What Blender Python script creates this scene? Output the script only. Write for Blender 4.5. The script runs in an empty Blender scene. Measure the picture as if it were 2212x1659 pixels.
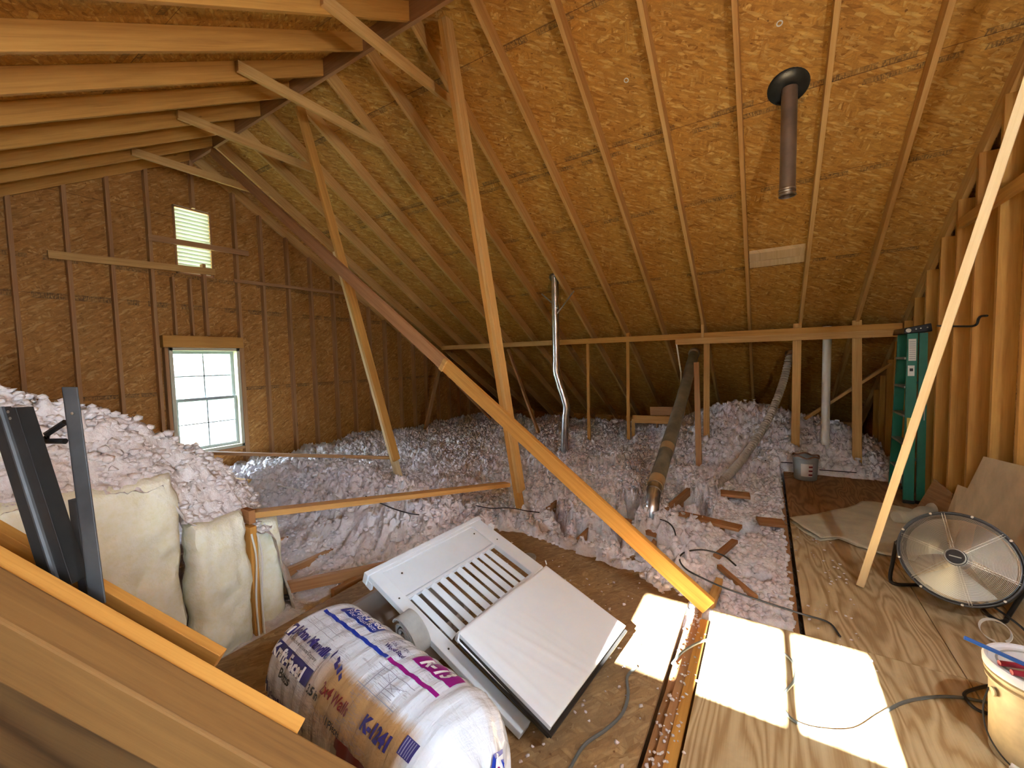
import bpy, bmesh, math, random
import numpy as np
from mathutils import Vector, Matrix
random.seed(4); rng=np.random.default_rng(7)
S=bpy.context.scene
# ---------------------------------------------------------------- camera
CAM=Vector((0,0,1.6)); YAW,PIT,ROL,FPX=math.radians(31.935),math.radians(3.289),math.radians(-1.314),886.97
cf=Vector((-math.sin(YAW)*math.cos(PIT),math.cos(YAW)*math.cos(PIT),-math.sin(PIT)))
r0=Vector((math.cos(YAW),math.sin(YAW),0)); u0=r0.cross(cf)
cr=r0*math.cos(ROL)+u0*math.sin(ROL); cu=cr.cross(cf)
cd=bpy.data.cameras.new('camera'); cam=bpy.data.objects.new('camera',cd); S.collection.objects.link(cam)
M4=Matrix((cr,cu,-cf)).transposed().to_4x4(); M4.translation=CAM; cam.matrix_world=M4
cd.sensor_width=36; cd.lens=FPX/2212*36; cd.clip_start=.02; cd.clip_end=200; S.camera=cam
# ---------------------------------------------------------------- sky, sun, added bulb, exposure
W=bpy.data.worlds.new('world'); S.world=W; W.use_nodes=True
bg=W.node_tree.nodes['Background']; bg.inputs[0].default_value=(.74,.87,1,1); bg.inputs[1].default_value=25.0
sd=bpy.data.lights.new('sun','SUN'); sd.energy=150; sd.angle=math.radians(.5); sd.color=(1,.97,.93)
so=bpy.data.objects.new('sun',sd); S.collection.objects.link(so)
SUN_EL=math.radians(30)
so.rotation_euler=Vector((0,math.cos(SUN_EL),-math.sin(SUN_EL))).to_track_quat('-Z','Y').to_euler(); so.location=(0,-6,6)
BULB=(1.05,1.0,2.35); ADDED_BULB_W=66  # out-of-view bulb, added to lift the room brightness
S.view_settings.view_transform='Standard'; S.view_settings.look='None'; S.view_settings.gamma=1
S.view_settings.exposure=0.74; S.view_settings.use_curve_mapping=False
S.cycles.max_bounces=5; S.cycles.diffuse_bounces=3; S.cycles.glossy_bounces=2; S.cycles.transparent_max_bounces=8; S.cycles.adaptive_threshold=.1
S.cycles.caustics_reflective=False; S.cycles.caustics_refractive=False
S.cycles.sample_clamp_indirect=6
# ---------------------------------------------------------------- numbers of the roof
TAN=.6035; YR=2.742; ZR=4.553           # rafter undersides meet here
def zf(y): return ZR-TAN*(y-YR)
def zn(y): return ZR-TAN*(YR-y)
ANG=math.atan(TAN); GX=-7.0; RX=1.45
# points on real surfaces seen at a photo pixel
def ray(p): return (cr*((p[0]-1106)/FPX)-cu*((p[1]-829.5)/FPX)+cf)
def atz(p,z=0.): v=ray(p); return CAM+v*((z-CAM.z)/v.z)
def aty(p,y): v=ray(p); return CAM+v*(y/v.y)
def atx(p,x): v=ray(p); return CAM+v*(x/v.x)
def atd(p,d): return CAM+ray(p)*d
# ---------------------------------------------------------------- helpers
def put(o,label=None,cat=None,group=None,kind=None):
    if label: o['label']=label
    if cat: o['category']=cat
    if group: o['group']=group
    if kind: o['kind']=kind
    return o
def empty(name,loc,label,cat,group=None):
    o=bpy.data.objects.new(name,None); S.collection.objects.link(o); o.location=loc; o.empty_display_size=.1
    return put(o,label,cat,group)
def link(name,me,mat,parent=None):
    o=bpy.data.objects.new(name,me); S.collection.objects.link(o)
    if mat is not None:
        for m in (mat if isinstance(mat,list) else [mat]): me.materials.append(m)
    if parent is not None:
        o.parent=parent; o.matrix_parent_inverse=Matrix.Translation(parent.location).inverted() if parent.type=='EMPTY' else parent.matrix_world.inverted()
    return o
def recenter(o):
    me=o.data; n=len(me.vertices); a=np.empty(n*3); me.vertices.foreach_get('co',a); a=a.reshape(-1,3)
    c=(a.min(0)+a.max(0))/2; a-=c; me.vertices.foreach_set('co',a.ravel()); o.location=Vector(c)
    return o
class MB:
    """collects faces with uvs"""
    def __init__(s): s.v=[]; s.f=[]; s.uv=[]; s.mi=[]
    def add(s,vs,fs,uvs=None,mi=0):
        b=len(s.v); s.v+= [tuple(v) for v in vs]
        for k,f in enumerate(fs):
            s.f.append([b+i for i in f]); s.uv.append(uvs[k] if uvs else [(0,0)]*len(f)); s.mi.append(mi)
    def beam(s,p0,p1,w,t,up=(0,0,1),mi=0,off=None):
        p0=Vector(p0);p1=Vector(p1);d=(p1-p0);L=d.length;d=d/L
        sd=d.cross(Vector(up)); sd.normalize(); u=sd.cross(d)
        o=random.random()*9 if off is None else off
        vs=[]
        for p in (p0,p1):
            for a,b in ((-1,-1),(1,-1),(1,1),(-1,1)): vs.append(p+sd*(a*w/2)+u*(b*t/2))
        fs=[];uv=[];acc=o
        for i in range(4):
            j=(i+1)%4; fs.append([i,i+4,j+4,j]); ww=(w,t,w,t)[i]
            uv.append([(o,acc),(o+L,acc),(o+L,acc+ww),(o,acc+ww)]); acc+=ww
        fs.append([0,1,2,3]); uv.append([(o,o),(o,o+w),(o+t,o+w),(o+t,o)])
        fs.append([7,6,5,4]); uv.append([(o,o),(o,o+w),(o+t,o+w),(o+t,o)])
        s.add(vs,fs,uv,mi)
    def box(s,lo,hi,mi=0):
        lo=Vector(lo);hi=Vector(hi);c=(lo+hi)/2;e=hi-lo
        ax=max(range(3),key=lambda i:e[i])
        a=Vector((0,0,0));a[ax]=e[ax]/2
        up=Vector((0,0,1)) if ax!=2 else Vector((0,1,0))
        if ax==0: s.beam(c-a,c+a,e.y,e.z,up,mi)
        elif ax==1: s.beam(c-a,c+a,e.x,e.z,up,mi)
        else: s.beam(c-a,c+a,e.x,e.y,up,mi)
    def prism(s,poly,x0,x1,mi=0):   # poly in (y,z), extruded along x ; uv.x along the first edge
        n=len(poly); o=random.random()*9
        d=Vector((poly[1][0]-poly[0][0],poly[1][1]-poly[0][1])); d.normalize(); q=Vector((-d.y,d.x))
        U=[(o+p[0]*d.x+p[1]*d.y,o+p[0]*q.x+p[1]*q.y) for p in poly]
        vs=[(x0,y,z) for y,z in poly]+[(x1,y,z) for y,z in poly]
        s.add(vs,[list(range(n))[::-1]],[U[::-1]],mi); b=len(s.v)-2*n
        s.f.append([b+n+i for i in range(n)]); s.uv.append(U); s.mi.append(mi)
        for i in range(n):
            j=(i+1)%n; s.f.append([b+i,b+j,b+n+j,b+n+i]); s.mi.append(mi)
            s.uv.append([(U[i][0],U[i][1]),(U[j][0],U[j][1]),(U[j][0],U[j][1]+x1-x0),(U[i][0],U[i][1]+x1-x0)])
    def quad(s,a,b,c,d,mi=0,uv=None):
        a,b,c,d=map(Vector,(a,b,c,d)); w=(b-a).length;h=(d-a).length
        s.add([a,b,c,d],[[0,1,2,3]],[uv or [(0,0),(w,0),(w,h),(0,h)]],mi)
    def slab(s,pts,n,t,mi=0):      # polygon with thickness along n
        n=Vector(n).normalized(); k=len(pts); pts=[Vector(p) for p in pts]
        e=(pts[1]-pts[0]).normalized(); g=n.cross(e)
        U=[((p-pts[0]).dot(e),(p-pts[0]).dot(g)) for p in pts]
        vs=pts+[p-n*t for p in pts]
        fs=[list(range(k)),list(range(2*k-1,k-1,-1))]+[[(i+1)%k,i,k+i,k+(i+1)%k] for i in range(k)]
        uv=[U,U[::-1]]+[[U[(i+1)%k],U[i],U[i],U[(i+1)%k]] for i in range(k)]
        s.add(vs,fs,uv,mi)
    def tube(s,pts,r,n=12,mi=0,caps=True,closed=False):
        P=[Vector(p) for p in pts]; m=len(P); R=r if isinstance(r,(list,tuple,np.ndarray)) else [r]*m
        ref=None; vs=[];L=0;LL=[0]
        for i in range(m):
            a=P[i-1] if (i or closed) else P[0]; b=P[(i+1)%m] if (i<m-1 or closed) else P[-1]
            d=(b-a).normalized()
            if ref is None: ref=Vector((0,0,1)) if abs(d.z)<.9 else Vector((1,0,0))
            x=d.cross(ref).normalized(); y=x.cross(d).normalized(); ref=y
            for k in range(n):
                t=2*math.pi*k/n; vs.append(P[i]+x*(math.cos(t)*R[i])+y*(math.sin(t)*R[i]))
            if i: L+=(P[i]-P[i-1]).length; LL.append(L)
        fs=[];uv=[]
        for i in range(m if closed else m-1):
            i2=(i+1)%m
            for k in range(n):
                k2=(k+1)%n; fs.append([i*n+k,i2*n+k,i2*n+k2,i*n+k2])
                u0_,u1_=LL[i],LL[i2] if i2 else L; uv.append([(u0_,k/n),(u1_,k/n),(u1_,(k+1)/n),(u0_,(k+1)/n)])
        if caps and not closed:
            fs.append(list(range(n))); fs.append([(m-1)*n+k for k in range(n)][::-1]); uv+= [[(0,0)]*n,[(0,0)]*n]
        s.add(vs,fs,uv,mi)
    def lathe(s,prof,c,ax=(0,0,1),n=32,mi=0):   # prof list (r,h)
        ax=Vector(ax).normalized(); t=Vector((1,0,0)) if abs(ax.x)<.9 else Vector((0,1,0))
        x=ax.cross(t).normalized(); y=ax.cross(x); c=Vector(c); m=len(prof)
        vs=[c+ax*h+(x*math.cos(2*math.pi*k/n)+y*math.sin(2*math.pi*k/n))*r for r,h in prof for k in range(n)]
        fs=[];uv=[]
        for i in range(m-1):
            for k in range(n):
                k2=(k+1)%n; fs.append([i*n+k,i*n+k2,(i+1)*n+k2,(i+1)*n+k]); uv.append([(k/n,prof[i][1]),((k+1)/n,prof[i][1]),((k+1)/n,prof[i+1][1]),(k/n,prof[i+1][1])])
        s.add(vs,fs,uv,mi)
    def build(s,name,mat,parent=None,smooth=False,bevel=0,kind=None,center=True):
        me=bpy.data.meshes.new(name); me.from_pydata(s.v,[],s.f); ul=me.uv_layers.new(name='UVMap')
        flat=[c for f in s.uv for uv in f for c in uv]; ul.data.foreach_set('uv',flat)
        me.polygons.foreach_set('material_index',s.mi)
        if smooth:
            me.polygons.foreach_set('use_smooth',[True]*len(me.polygons))
            try: me.set_sharp_from_angle(angle=math.radians(40))
            except Exception: pass
        bm=bmesh.new(); bm.from_mesh(me); bmesh.ops.recalc_face_normals(bm,faces=bm.faces); bm.to_mesh(me); bm.free()
        o=link(name,me,mat,parent)
        if bevel:
            b=o.modifiers.new('b','BEVEL'); b.width=bevel; b.segments=2; b.limit_method='ANGLE'; b.harden_normals=False
        if center and parent is None: recenter(o)
        if kind: o['kind']=kind
        return o
def bez(pts,n=10):     # catmull rom through points
    P=[Vector(p) for p in pts]; P=[P[0]*2-P[1]]+P+[P[-1]*2-P[-2]]; out=[]
    for i in range(1,len(P)-2):
        for k in range(n):
            t=k/n; a,b,c,d=P[i-1],P[i],P[i+1],P[i+2]
            out.append(.5*((2*b)+(c-a)*t+(2*a-5*b+4*c-d)*t*t+(3*b-a-3*c+d)*t**3))
    out.append(P[-2]); return out
ORD=['first','second','third','fourth','fifth','sixth','seventh','eighth','ninth','tenth','eleventh','twelfth','thirteenth','fourteenth','fifteenth','sixteenth','seventeenth','eighteenth','nineteenth','twentieth']
# ---------------------------------------------------------------- materials
class NT:
    def __init__(s,name):
        s.m=bpy.data.materials.new(name); s.m.use_nodes=True; s.t=s.m.node_tree; s.b=s.t.nodes['Principled BSDF']
    def n(s,ty,**k):
        x=s.t.nodes.new(ty)
        for a,v in k.items():
            if a.startswith('i_'): x.inputs[a[2:].replace('_',' ')].default_value=v
            else: setattr(x,a,v)
        return x
    def l(s,a,b): s.t.links.new(a,b)
    def math(s,op,a,b=None,c=None):
        x=s.n('ShaderNodeMath',operation=op)
        for i,v in enumerate((a,b,c)):
            if v is None: continue
            if hasattr(v,'links') or hasattr(v,'is_output'): s.l(v,x.inputs[i])
            else: x.inputs[i].default_value=v
        return x.outputs[0]
    def mix(s,f,a,b,mode='MIX'):
        x=s.n('ShaderNodeMix',data_type='RGBA',blend_type=mode)
        for i,v in ((0,f),(6,a),(7,b)):
            if hasattr(v,'is_output'): s.l(v,x.inputs[i])
            elif i==0: x.inputs[0].default_value=v
            else: x.inputs[i].default_value=(*v,1)
        return x.outputs[2]
    def ramp(s,f,*st,interp='LINEAR'):
        x=s.n('ShaderNodeValToRGB'); s.l(f,x.inputs[0]); cr_=x.color_ramp; cr_.interpolation=interp
        while len(cr_.elements)<len(st): cr_.elements.new(.5)
        for e,(p,c) in zip(cr_.elements,st): e.position=p; e.color=(*c,1) if isinstance(c,tuple) else (c,c,c,1)
        return x.outputs[0]
    def maprange(s,v,a,b,c=0,d=1):
        x=s.n('ShaderNodeMapRange'); s.l(v,x.inputs[0])
        for i,q in enumerate((a,b,c,d)): x.inputs[i+1].default_value=q
        return x.outputs[0]
    def mapping(s,vec,loc=(0,0,0),rot=(0,0,0),sc=(1,1,1)):
        x=s.n('ShaderNodeMapping'); s.l(vec,x.inputs[0]); x.inputs[1].default_value=loc;x.inputs[2].default_value=rot;x.inputs[3].default_value=sc
        return x.outputs[0]
    def noise(s,vec,scale=5,detail=4,rough=.5,dist=0):
        x=s.n('ShaderNodeTexNoise'); s.l(vec,x.inputs['Vector']); x.inputs['Scale'].default_value=scale;x.inputs['Detail'].default_value=detail;x.inputs['Roughness'].default_value=rough;x.inputs['Distortion'].default_value=dist
        return x.outputs[0]
    def voro(s,vec,scale=5,out='Color',rnd=1):
        x=s.n('ShaderNodeTexVoronoi'); s.l(vec,x.inputs['Vector']); x.inputs['Scale'].default_value=scale; x.inputs['Randomness'].default_value=rnd
        return x.outputs[out]
    def bump(s,h,st=.3,d=.01):
        x=s.n('ShaderNodeBump'); s.l(h,x.inputs['Height']); x.inputs['Strength'].default_value=st; x.inputs['Distance'].default_value=d
        s.l(x.outputs[0],s.b.inputs['Normal'])
    def uv(s): 
        u=s.n('ShaderNodeUVMap'); u.uv_map='UVMap'; return u.outputs[0]
    def obj(s): return s.n('ShaderNodeTexCoord').outputs['Object']
    def set(s,**k):
        for a,v in k.items():
            i=s.b.inputs[a.replace('_',' ')]
            if hasattr(v,'is_output'): s.l(v,i)
            else: i.default_value=v if not isinstance(v,tuple) else (*v,1)
        return s
def wood(name,light,mid,dark,knots=True,rough=.75,red=None):
    N=NT(name); rnd=N.n('ShaderNodeObjectInfo').outputs['Random']
    uv=N.uv(); add=N.n('ShaderNodeVectorMath',operation='ADD'); N.l(uv,add.inputs[0])
    cmb=N.n('ShaderNodeCombineXYZ'); N.l(N.math('MULTIPLY',rnd,37.),cmb.inputs[0]); N.l(N.math('MULTIPLY',rnd,91.),cmb.inputs[1]); N.l(cmb.outputs[0],add.inputs[1])
    v=add.outputs[0]
    g1=N.noise(N.mapping(v,sc=(1.6,38,1)),1,6,.62,.6); g2=N.noise(N.mapping(v,sc=(3,160,1)),1,3,.6)
    big=N.noise(N.mapping(v,sc=(.7,5,1)),1,3,.5,.4)
    f=N.math('ADD',N.math('MULTIPLY',g1,.55),N.math('ADD',N.math('MULTIPLY',g2,.15),N.math('MULTIPLY',big,.3)))
    c=N.ramp(f,(.28,dark),(.46,mid),(.62,light))
    tint=N.ramp(rnd,(0,(1.0,.93,.84)),(.35,(.93,.86,.78)),(.7,(1.0,.98,.94)),(1,(.88,.76,.64)))
    c=N.mix(1.0,c,tint,'MULTIPLY')
    if knots:
        k=N.n('ShaderNodeTexVoronoi'); N.l(N.mapping(v,sc=(2.2,7.5,1)),k.inputs['Vector']); k.inputs['Scale'].default_value=1; k.inputs['Randomness'].default_value=.9
        # few knots : only small cells centres
        d=N.math('ADD',k.outputs['Distance'],N.math('MULTIPLY',N.noise(v,30,2),.06))
        sep=N.n('ShaderNodeSeparateColor'); N.l(k.outputs['Color'],sep.inputs[0])
        size=N.math('MULTIPLY',sep.outputs[0],.10)
        kf=N.math('MULTIPLY',N.math('LESS_THAN',d,size) if False else N.maprange(N.math('SUBTRACT',d,size),.0,.05,1,0),N.math('GREATER_THAN',sep.outputs[1],.55))
        c=N.mix(N.math('MULTIPLY',kf,.75),c,tuple(x*.35 for x in dark))
    N.set(Base_Color=c,Roughness=rough); N.bump(g1,.25,.004); return N.m
LUM=wood('lumber',(.74,.47,.18),(.62,.36,.115),(.44,.22,.055))
LUM2=wood('lumber_orange',(.70,.375,.085),(.58,.29,.06),(.38,.165,.03))
LUMR=wood('lumber_reddish',(.52,.29,.13),(.42,.215,.09),(.28,.13,.05))
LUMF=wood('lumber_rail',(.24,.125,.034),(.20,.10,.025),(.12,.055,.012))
LUMP=wood('lumber_pale',(.86,.70,.42),(.78,.60,.33),(.60,.42,.2))
LUMD=wood('lumber_aged',(.52,.30,.13),(.42,.22,.09),(.28,.13,.05))
def osb(name,base=(.60,.335,.072),lo=(.37,.175,.028),hi=(.80,.55,.19),sc=1.,ink=None,rough=.7,dirt=0,seams=None):
    N=NT(name); v=N.mapping(N.uv(),sc=(sc,sc,sc)); c=None; hsum=None
    layers=[(.2,(9,42,1)),(1.35,(11,50,1)),(2.5,(8,36,1)),(-.55,(14,60,1))]
    warp=N.n('ShaderNodeTexNoise'); N.l(v,warp.inputs['Vector']); warp.inputs['Scale'].default_value=9; warp.inputs['Detail'].default_value=2
    wv=N.n('ShaderNodeVectorMath',operation='MULTIPLY_ADD'); N.l(warp.outputs[1],wv.inputs[0]); wv.inputs[1].default_value=(.022,.022,0); N.l(v,wv.inputs[2]); v2=wv.outputs[0]
    for i,(a,s_) in enumerate(layers):
        rv=N.n('ShaderNodeVectorRotate',rotation_type='Z_AXIS'); N.l(v2,rv.inputs['Vector']); rv.inputs['Angle'].default_value=a
        k=N.n('ShaderNodeTexVoronoi'); N.l(N.mapping(rv.outputs[0],loc=(i*3.1,i*7.7,0),sc=s_),k.inputs['Vector']); k.inputs['Scale'].default_value=1
        sp=N.n('ShaderNodeSeparateColor'); N.l(k.outputs['Color'],sp.inputs[0])
        shade=N.ramp(sp.outputs[0],(0,lo),(.25,base),(.72,base),(1,hi))
        mask=N.math('GREATER_THAN',sp.outputs[1],.5)
        edge=N.maprange(k.outputs['Distance'],.0,.62,1.06,.74)
        sh=N.mix(1.,shade,N.n('ShaderNodeCombineColor').outputs[0],'MULTIPLY') if False else shade
        cc=N.n('ShaderNodeVectorMath',operation='SCALE'); N.l(shade,cc.inputs[0]); N.l(edge,cc.inputs['Scale'])
        if c is None: c=cc.outputs[0]; hsum=k.outputs['Distance']
        else:
            c=N.mix(N.math('MULTIPLY',mask,.85),c,cc.outputs[0]); hsum=N.mix(mask,hsum,k.outputs['Distance'])
    grain=N.noise(N.mapping(v2,rot=(0,0,.5),sc=(60,200,1)),1,3,.7)
    c=N.mix(.35,c,N.ramp(grain,(.3,lo),(.7,hi)),'OVERLAY')
    big=N.noise(v,1.6,3,.6); c=N.mix(.35,c,N.ramp(big,(.3,(.40,.40,.40)),(.7,(.62,.62,.62))),'OVERLAY')
    spk=N.math('GREATER_THAN',N.noise(v,26,2,.4),.735); c=N.mix(N.math('MULTIPLY',spk,.7),c,(.12,.045,.01))
    sx=N.n('ShaderNodeSeparateXYZ'); N.l(N.uv(),sx.inputs[0]); U,V=sx.outputs[0],sx.outputs[1]
    if ink:
        for (v0,h,u_off) in ink:
            band=N.math('MULTIPLY',N.math('GREATER_THAN',V,v0-h/2),N.math('LESS_THAN',V,v0+h/2))
            # blurred stamp strokes: upright bars, rules above and below, broken by gaps
            cell=N.n('ShaderNodeCombineXYZ'); N.l(N.math('ADD',U,u_off),cell.inputs[0]); N.l(N.math('MULTIPLY',N.math('SUBTRACT',V,v0),1.0),cell.inputs[1])
            st=N.noise(N.mapping(cell.outputs[0],sc=(95,22,1)),1,1,.4); bars=N.math('GREATER_THAN',st,.53)
            h2=N.noise(N.mapping(cell.outputs[0],sc=(30,110,1)),1,1,.4); hb=N.math('GREATER_THAN',h2,.62)
            rule=N.math('GREATER_THAN',N.math('ABSOLUTE',N.math('SUBTRACT',V,v0)),h/2-.004)
            st2=N.math('MAXIMUM',N.math('MAXIMUM',bars,hb),rule)
            gap=N.math('GREATER_THAN',N.noise(N.mapping(cell.outputs[0],sc=(2.4,0,1)),1,2,.6),.47)
            fade=N.maprange(N.noise(N.mapping(cell.outputs[0],sc=(5,4,1)),1,2,.6),.35,.6,.25,.85)
            m=N.math('MULTIPLY',N.math('MULTIPLY',band,st2),N.math('MULTIPLY',gap,fade)); c=N.mix(m,c,(.10,.055,.02))
            c=N.mix(N.math('MULTIPLY',N.math('MULTIPLY',band,gap),.25),c,(.22,.13,.05))
    if seams:
        for v0 in seams:
            m=N.math('LESS_THAN',N.math('ABSOLUTE',N.math('SUBTRACT',V,v0)),.0025); c=N.mix(N.math('MULTIPLY',m,.8),c,(.10,.04,.01))
    if dirt:
        d=N.maprange(N.noise(v,2.3,5,.65),.4,.7,0,dirt); c=N.mix(d,c,(.20,.14,.085))
    N.set(Base_Color=c,Roughness=rough); N.b.inputs['Specular IOR Level'].default_value=.35
    N.bump(grain,.3,.004); return N.m
OSBROOF=osb('osb_roof',ink=[(.62,.055,0),(1.80,.05,3.3),(1.90,.045,7.7),(2.74,.05,1.2),(3.90,.05,5.5)],seams=(.60,1.82,2.70,3.88))
OSBWALL=osb('osb_wall',base=(.54,.285,.075),lo=(.35,.165,.033),hi=(.72,.46,.17),ink=[(1.25,.05,2),(2.47,.07,4),(2.9,.05,1)],seams=(1.27,2.49,3.7))
OSBFLOOR=osb('osb_floor',base=(.47,.33,.17),lo=(.33,.21,.10),hi=(.62,.48,.28),dirt=.7,rough=.85)
def ply(name,light,mid,dark,sc=1.,dirt=0,rough=.6):
    N=NT(name); rnd=N.n('ShaderNodeObjectInfo').outputs['Random']; uv=N.uv()
    add=N.n('ShaderNodeVectorMath',operation='ADD'); N.l(uv,add.inputs[0]); cmb=N.n('ShaderNodeCombineXYZ'); N.l(N.math('MULTIPLY',rnd,17.),cmb.inputs[0]); N.l(N.math('MULTIPLY',rnd,5.),cmb.inputs[1]); N.l(cmb.outputs[0],add.inputs[1]); v=add.outputs[0]
    w=N.noise(N.mapping(v,sc=(.55*sc,3.2*sc,1)),1,3,.45,.5)
    bands=N.math('FRACT',N.math('MULTIPLY',w,17.)); tri=N.math('ABSOLUTE',N.math('SUBTRACT',bands,.5))
    fine=N.noise(N.mapping(v,sc=(4,140,1)),1,4,.6)
    f=N.math('ADD',N.math('MULTIPLY',tri,1.1),N.math('MULTIPLY',N.math('SUBTRACT',fine,.5),.5))
    c=N.ramp(f,(.05,light),(.28,mid),(.5,dark))
    bl=N.noise(v,1.3,3,.6); c=N.mix(.3,c,N.ramp(bl,(.35,(.36,.36,.36)),(.65,(.64,.64,.64))),'OVERLAY')
    if dirt:
        d=N.maprange(N.noise(v,3.1,5,.7),.5,.75,0,dirt); c=N.mix(d,c,(.18,.10,.05))
    N.set(Base_Color=c,Roughness=rough); N.bump(fine,.12,.003); return N.m
PLY=ply('plywood_pale',(.66,.51,.30),(.57,.42,.23),(.42,.28,.13),dirt=.25)
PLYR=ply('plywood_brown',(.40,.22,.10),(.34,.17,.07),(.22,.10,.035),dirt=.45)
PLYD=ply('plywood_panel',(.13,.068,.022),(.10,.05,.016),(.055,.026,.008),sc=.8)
def plain(name,col,rough=.5,metal=0,bumpscale=None,bs=.2,var=.0,spec=.5,vscale=6):
    N=NT(name); o=N.obj()
    c=N.mix(N.maprange(N.noise(o,vscale,4,.6),.35,.65,0,1),tuple(x*(1-var) for x in col),tuple(min(1,x*(1+var*.5)) for x in col)) if var else None
    N.set(Roughness=rough,Metallic=metal); N.b.inputs['Specular IOR Level'].default_value=spec
    if c: N.set(Base_Color=c)
    else: N.b.inputs['Base Color'].default_value=(*col,1)
    if bumpscale: N.bump(N.noise(o,bumpscale,4,.6),bs,.01)
    return N.m
def insul(name,c1,c2,scale=52):
    N=NT(name); o=N.obj(); n=N.noise(o,2.2,5,.65); c=N.mix(N.maprange(n,.38,.62,0,1),c1,c2)
    f=N.noise(o,scale,3,.7); vv=N.voro(o,scale*.55,'Distance')
    c=N.mix(.55,c,N.ramp(f,(.32,(.44,.42,.42)),(.60,(.78,.78,.78))),'OVERLAY')
    h=N.math('ADD',f,N.math('MULTIPLY',vv,-.6)); N.set(Base_Color=c,Roughness=1); N.b.inputs['Specular IOR Level'].default_value=.1
    N.bump(h,.55,.012); return N.m
INS=insul('blown_fibre',(.83,.81,.86),(.75,.69,.74)); INS2=insul('blown_fibre_pink',(.86,.81,.81),(.77,.69,.68))
BATT=insul('batt_fibre',(.90,.88,.70),(.83,.79,.56),22)
STEEL=plain('galvanised_steel',(.62,.63,.63),.32,1,22,.12,.25); DARKSTEEL=plain('black_steel',(.030,.029,.028),.38,.3,30,.06,.3)
GREYSTEEL=plain('worn_grey_steel',(.075,.08,.085),.45,.4,30,.06,.3)
VENTBROWN=plain('dull_brown_steel',(.26,.20,.15),.42,.6,None,0,.2); BLACKRUB=plain('black_rubber',(.018,.02,.018),.25,0,12,.1,.3)
WHITE=plain('white_paint',(.78,.87,.96),.35,0,None,0,.03); FILM=plain('white_film',(.84,.92,1.0),.28,0,5,.10,.02)
PVC=plain('pvc',(.80,.77,.68),.4,0,None,0,.05); DUCT=plain('duct_jacket',(.21,.19,.13),.5,0,30,.3,.3); FLEX=plain('flex_plastic',(.44,.38,.30),.45,0,None,0,.2)
COPPER=plain('tan_tape',(.52,.35,.17),.35,.3,20,.2,.2); GREEN=plain('green_fibreglass',(.012,.165,.095),.42,0,None,0,.15); BLACKP=plain('black_plastic',(.012,.012,.013),.3)
ALU=plain('aluminium',(.42,.42,.38),.45,.9,None,0,.1); PAPERW=plain('white_label',(.78,.76,.68),.6,0,None,0,.05); YEL=plain('yellow_label',(.72,.62,.12),.6)
INKK=plain('dark_ink',(.03,.03,.03),.6); GREYP=plain('grey_plastic',(.33,.34,.33),.45,0,None,0,.15); TOTE=plain('taupe_plastic',(.36,.31,.28),.45,0,None,0,.1)
CANVAS=plain('canvas',(.66,.59,.43),.95,0,110,.35,.12); CARD=plain('cardboard',(.70,.48,.25),.85,0,14,.08,.14); CABLEB=plain('black_cable',(.02,.02,.022),.45); CABLEG=plain('grey_cable',(.13,.15,.15),.5); CABLEW=plain('white_cable',(.78,.76,.70),.5)
BLUEINK=plain('blue_ink',(.012,.045,.42),.3); NAVY=plain('navy_ink',(.035,.03,.17),.35); MAG=plain('magenta_ink',(.30,.008,.22),.3); MAROON=plain('maroon_ink',(.20,.018,.015),.4); WINK=plain('white_ink',(.85,.86,.9),.35); GINK=plain('grey_ink',(.30,.31,.42),.4)
RED=plain('red_plastic',(.28,.01,.03),.35); BLUEP=plain('blue_plastic',(.01,.09,.36),.35); BUCK=plain('soiled_bucket',(.60,.48,.29),.5,0,6,.15,.35); BUCKG=plain('grey_bucket',(.34,.37,.36),.5,0,None,0,.2); MUD=plain('dried_mud',(.30,.17,.10),.9,0,30,.5,.5)
LIDW=plain('lid_white',(.74,.77,.82),.4); WEBB=plain('grey_webbing',(.40,.42,.42),.8,0,80,.3,.2)
def glass():
    N=NT('window_glass'); t=N.t; tr=N.n('ShaderNodeBsdfTransparent'); tr.inputs[0].default_value=(.94,.97,.97,1); gl=N.n('ShaderNodeBsdfGlossy'); gl.inputs['Roughness'].default_value=.02
    mx=N.n('ShaderNodeMixShader'); fr=N.n('ShaderNodeFresnel'); fr.inputs[0].default_value=1.45; N.l(fr.outputs[0],mx.inputs[0]); N.l(tr.outputs[0],mx.inputs[1]); N.l(gl.outputs[0],mx.inputs[2])
    N.l(mx.outputs[0],t.nodes['Material Output'].inputs[0]); return N.m
GLASS=glass()
# ================================================================= SETTING
XW=-7.06   # gable sheathing inner face
Z0=-.30
f=MB(); f.box((-7.3,-1.75,Z0-.05),(1.75,10.6,Z0)); f.build('floor',plain('ceiling_board_back',(.45,.33,.22),.9),kind='structure')
# ceiling: far slope and near slope sheathing (with the added dormer cut out of the near one)
RD=.14/math.cos(ANG)
m=MB()
def slope(m,fz,y0,y1,x0,x1,sg):
    a=[(x0,y0,fz(y0)+RD),(x1,y0,fz(y0)+RD),(x1,y1,fz(y1)+RD),(x0,y1,fz(y1)+RD)]
    L0=abs(y0-YR)/math.cos(ANG); L1=abs(y1-YR)/math.cos(ANG); t=.03
    vs=a+[(x,y,z+t) for x,y,z in a]
    U=[(x0,L0),(x1,L0),(x1,L1),(x0,L1)]
    fs=[[0,3,2,1],[4,5,6,7],[0,1,5,4],[1,2,6,5],[2,3,7,6],[3,0,4,7]]
    uv=[[U[i%4] for i in ff] for ff in fs]; m.add(vs,fs,uv)
slope(m,zf,YR,11.2,-7.3,1.75,1); m.build('ceiling',OSBROOF,kind='structure')
m=MB(); slope(m,zn,-1.75,YR,-7.3,-.95,-1); slope(m,zn,-.47,YR,-.95,.70,-1); slope(m,zn,-1.75,YR,.70,1.75,-1); m.build('ceiling',OSBROOF,kind='structure')
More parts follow.
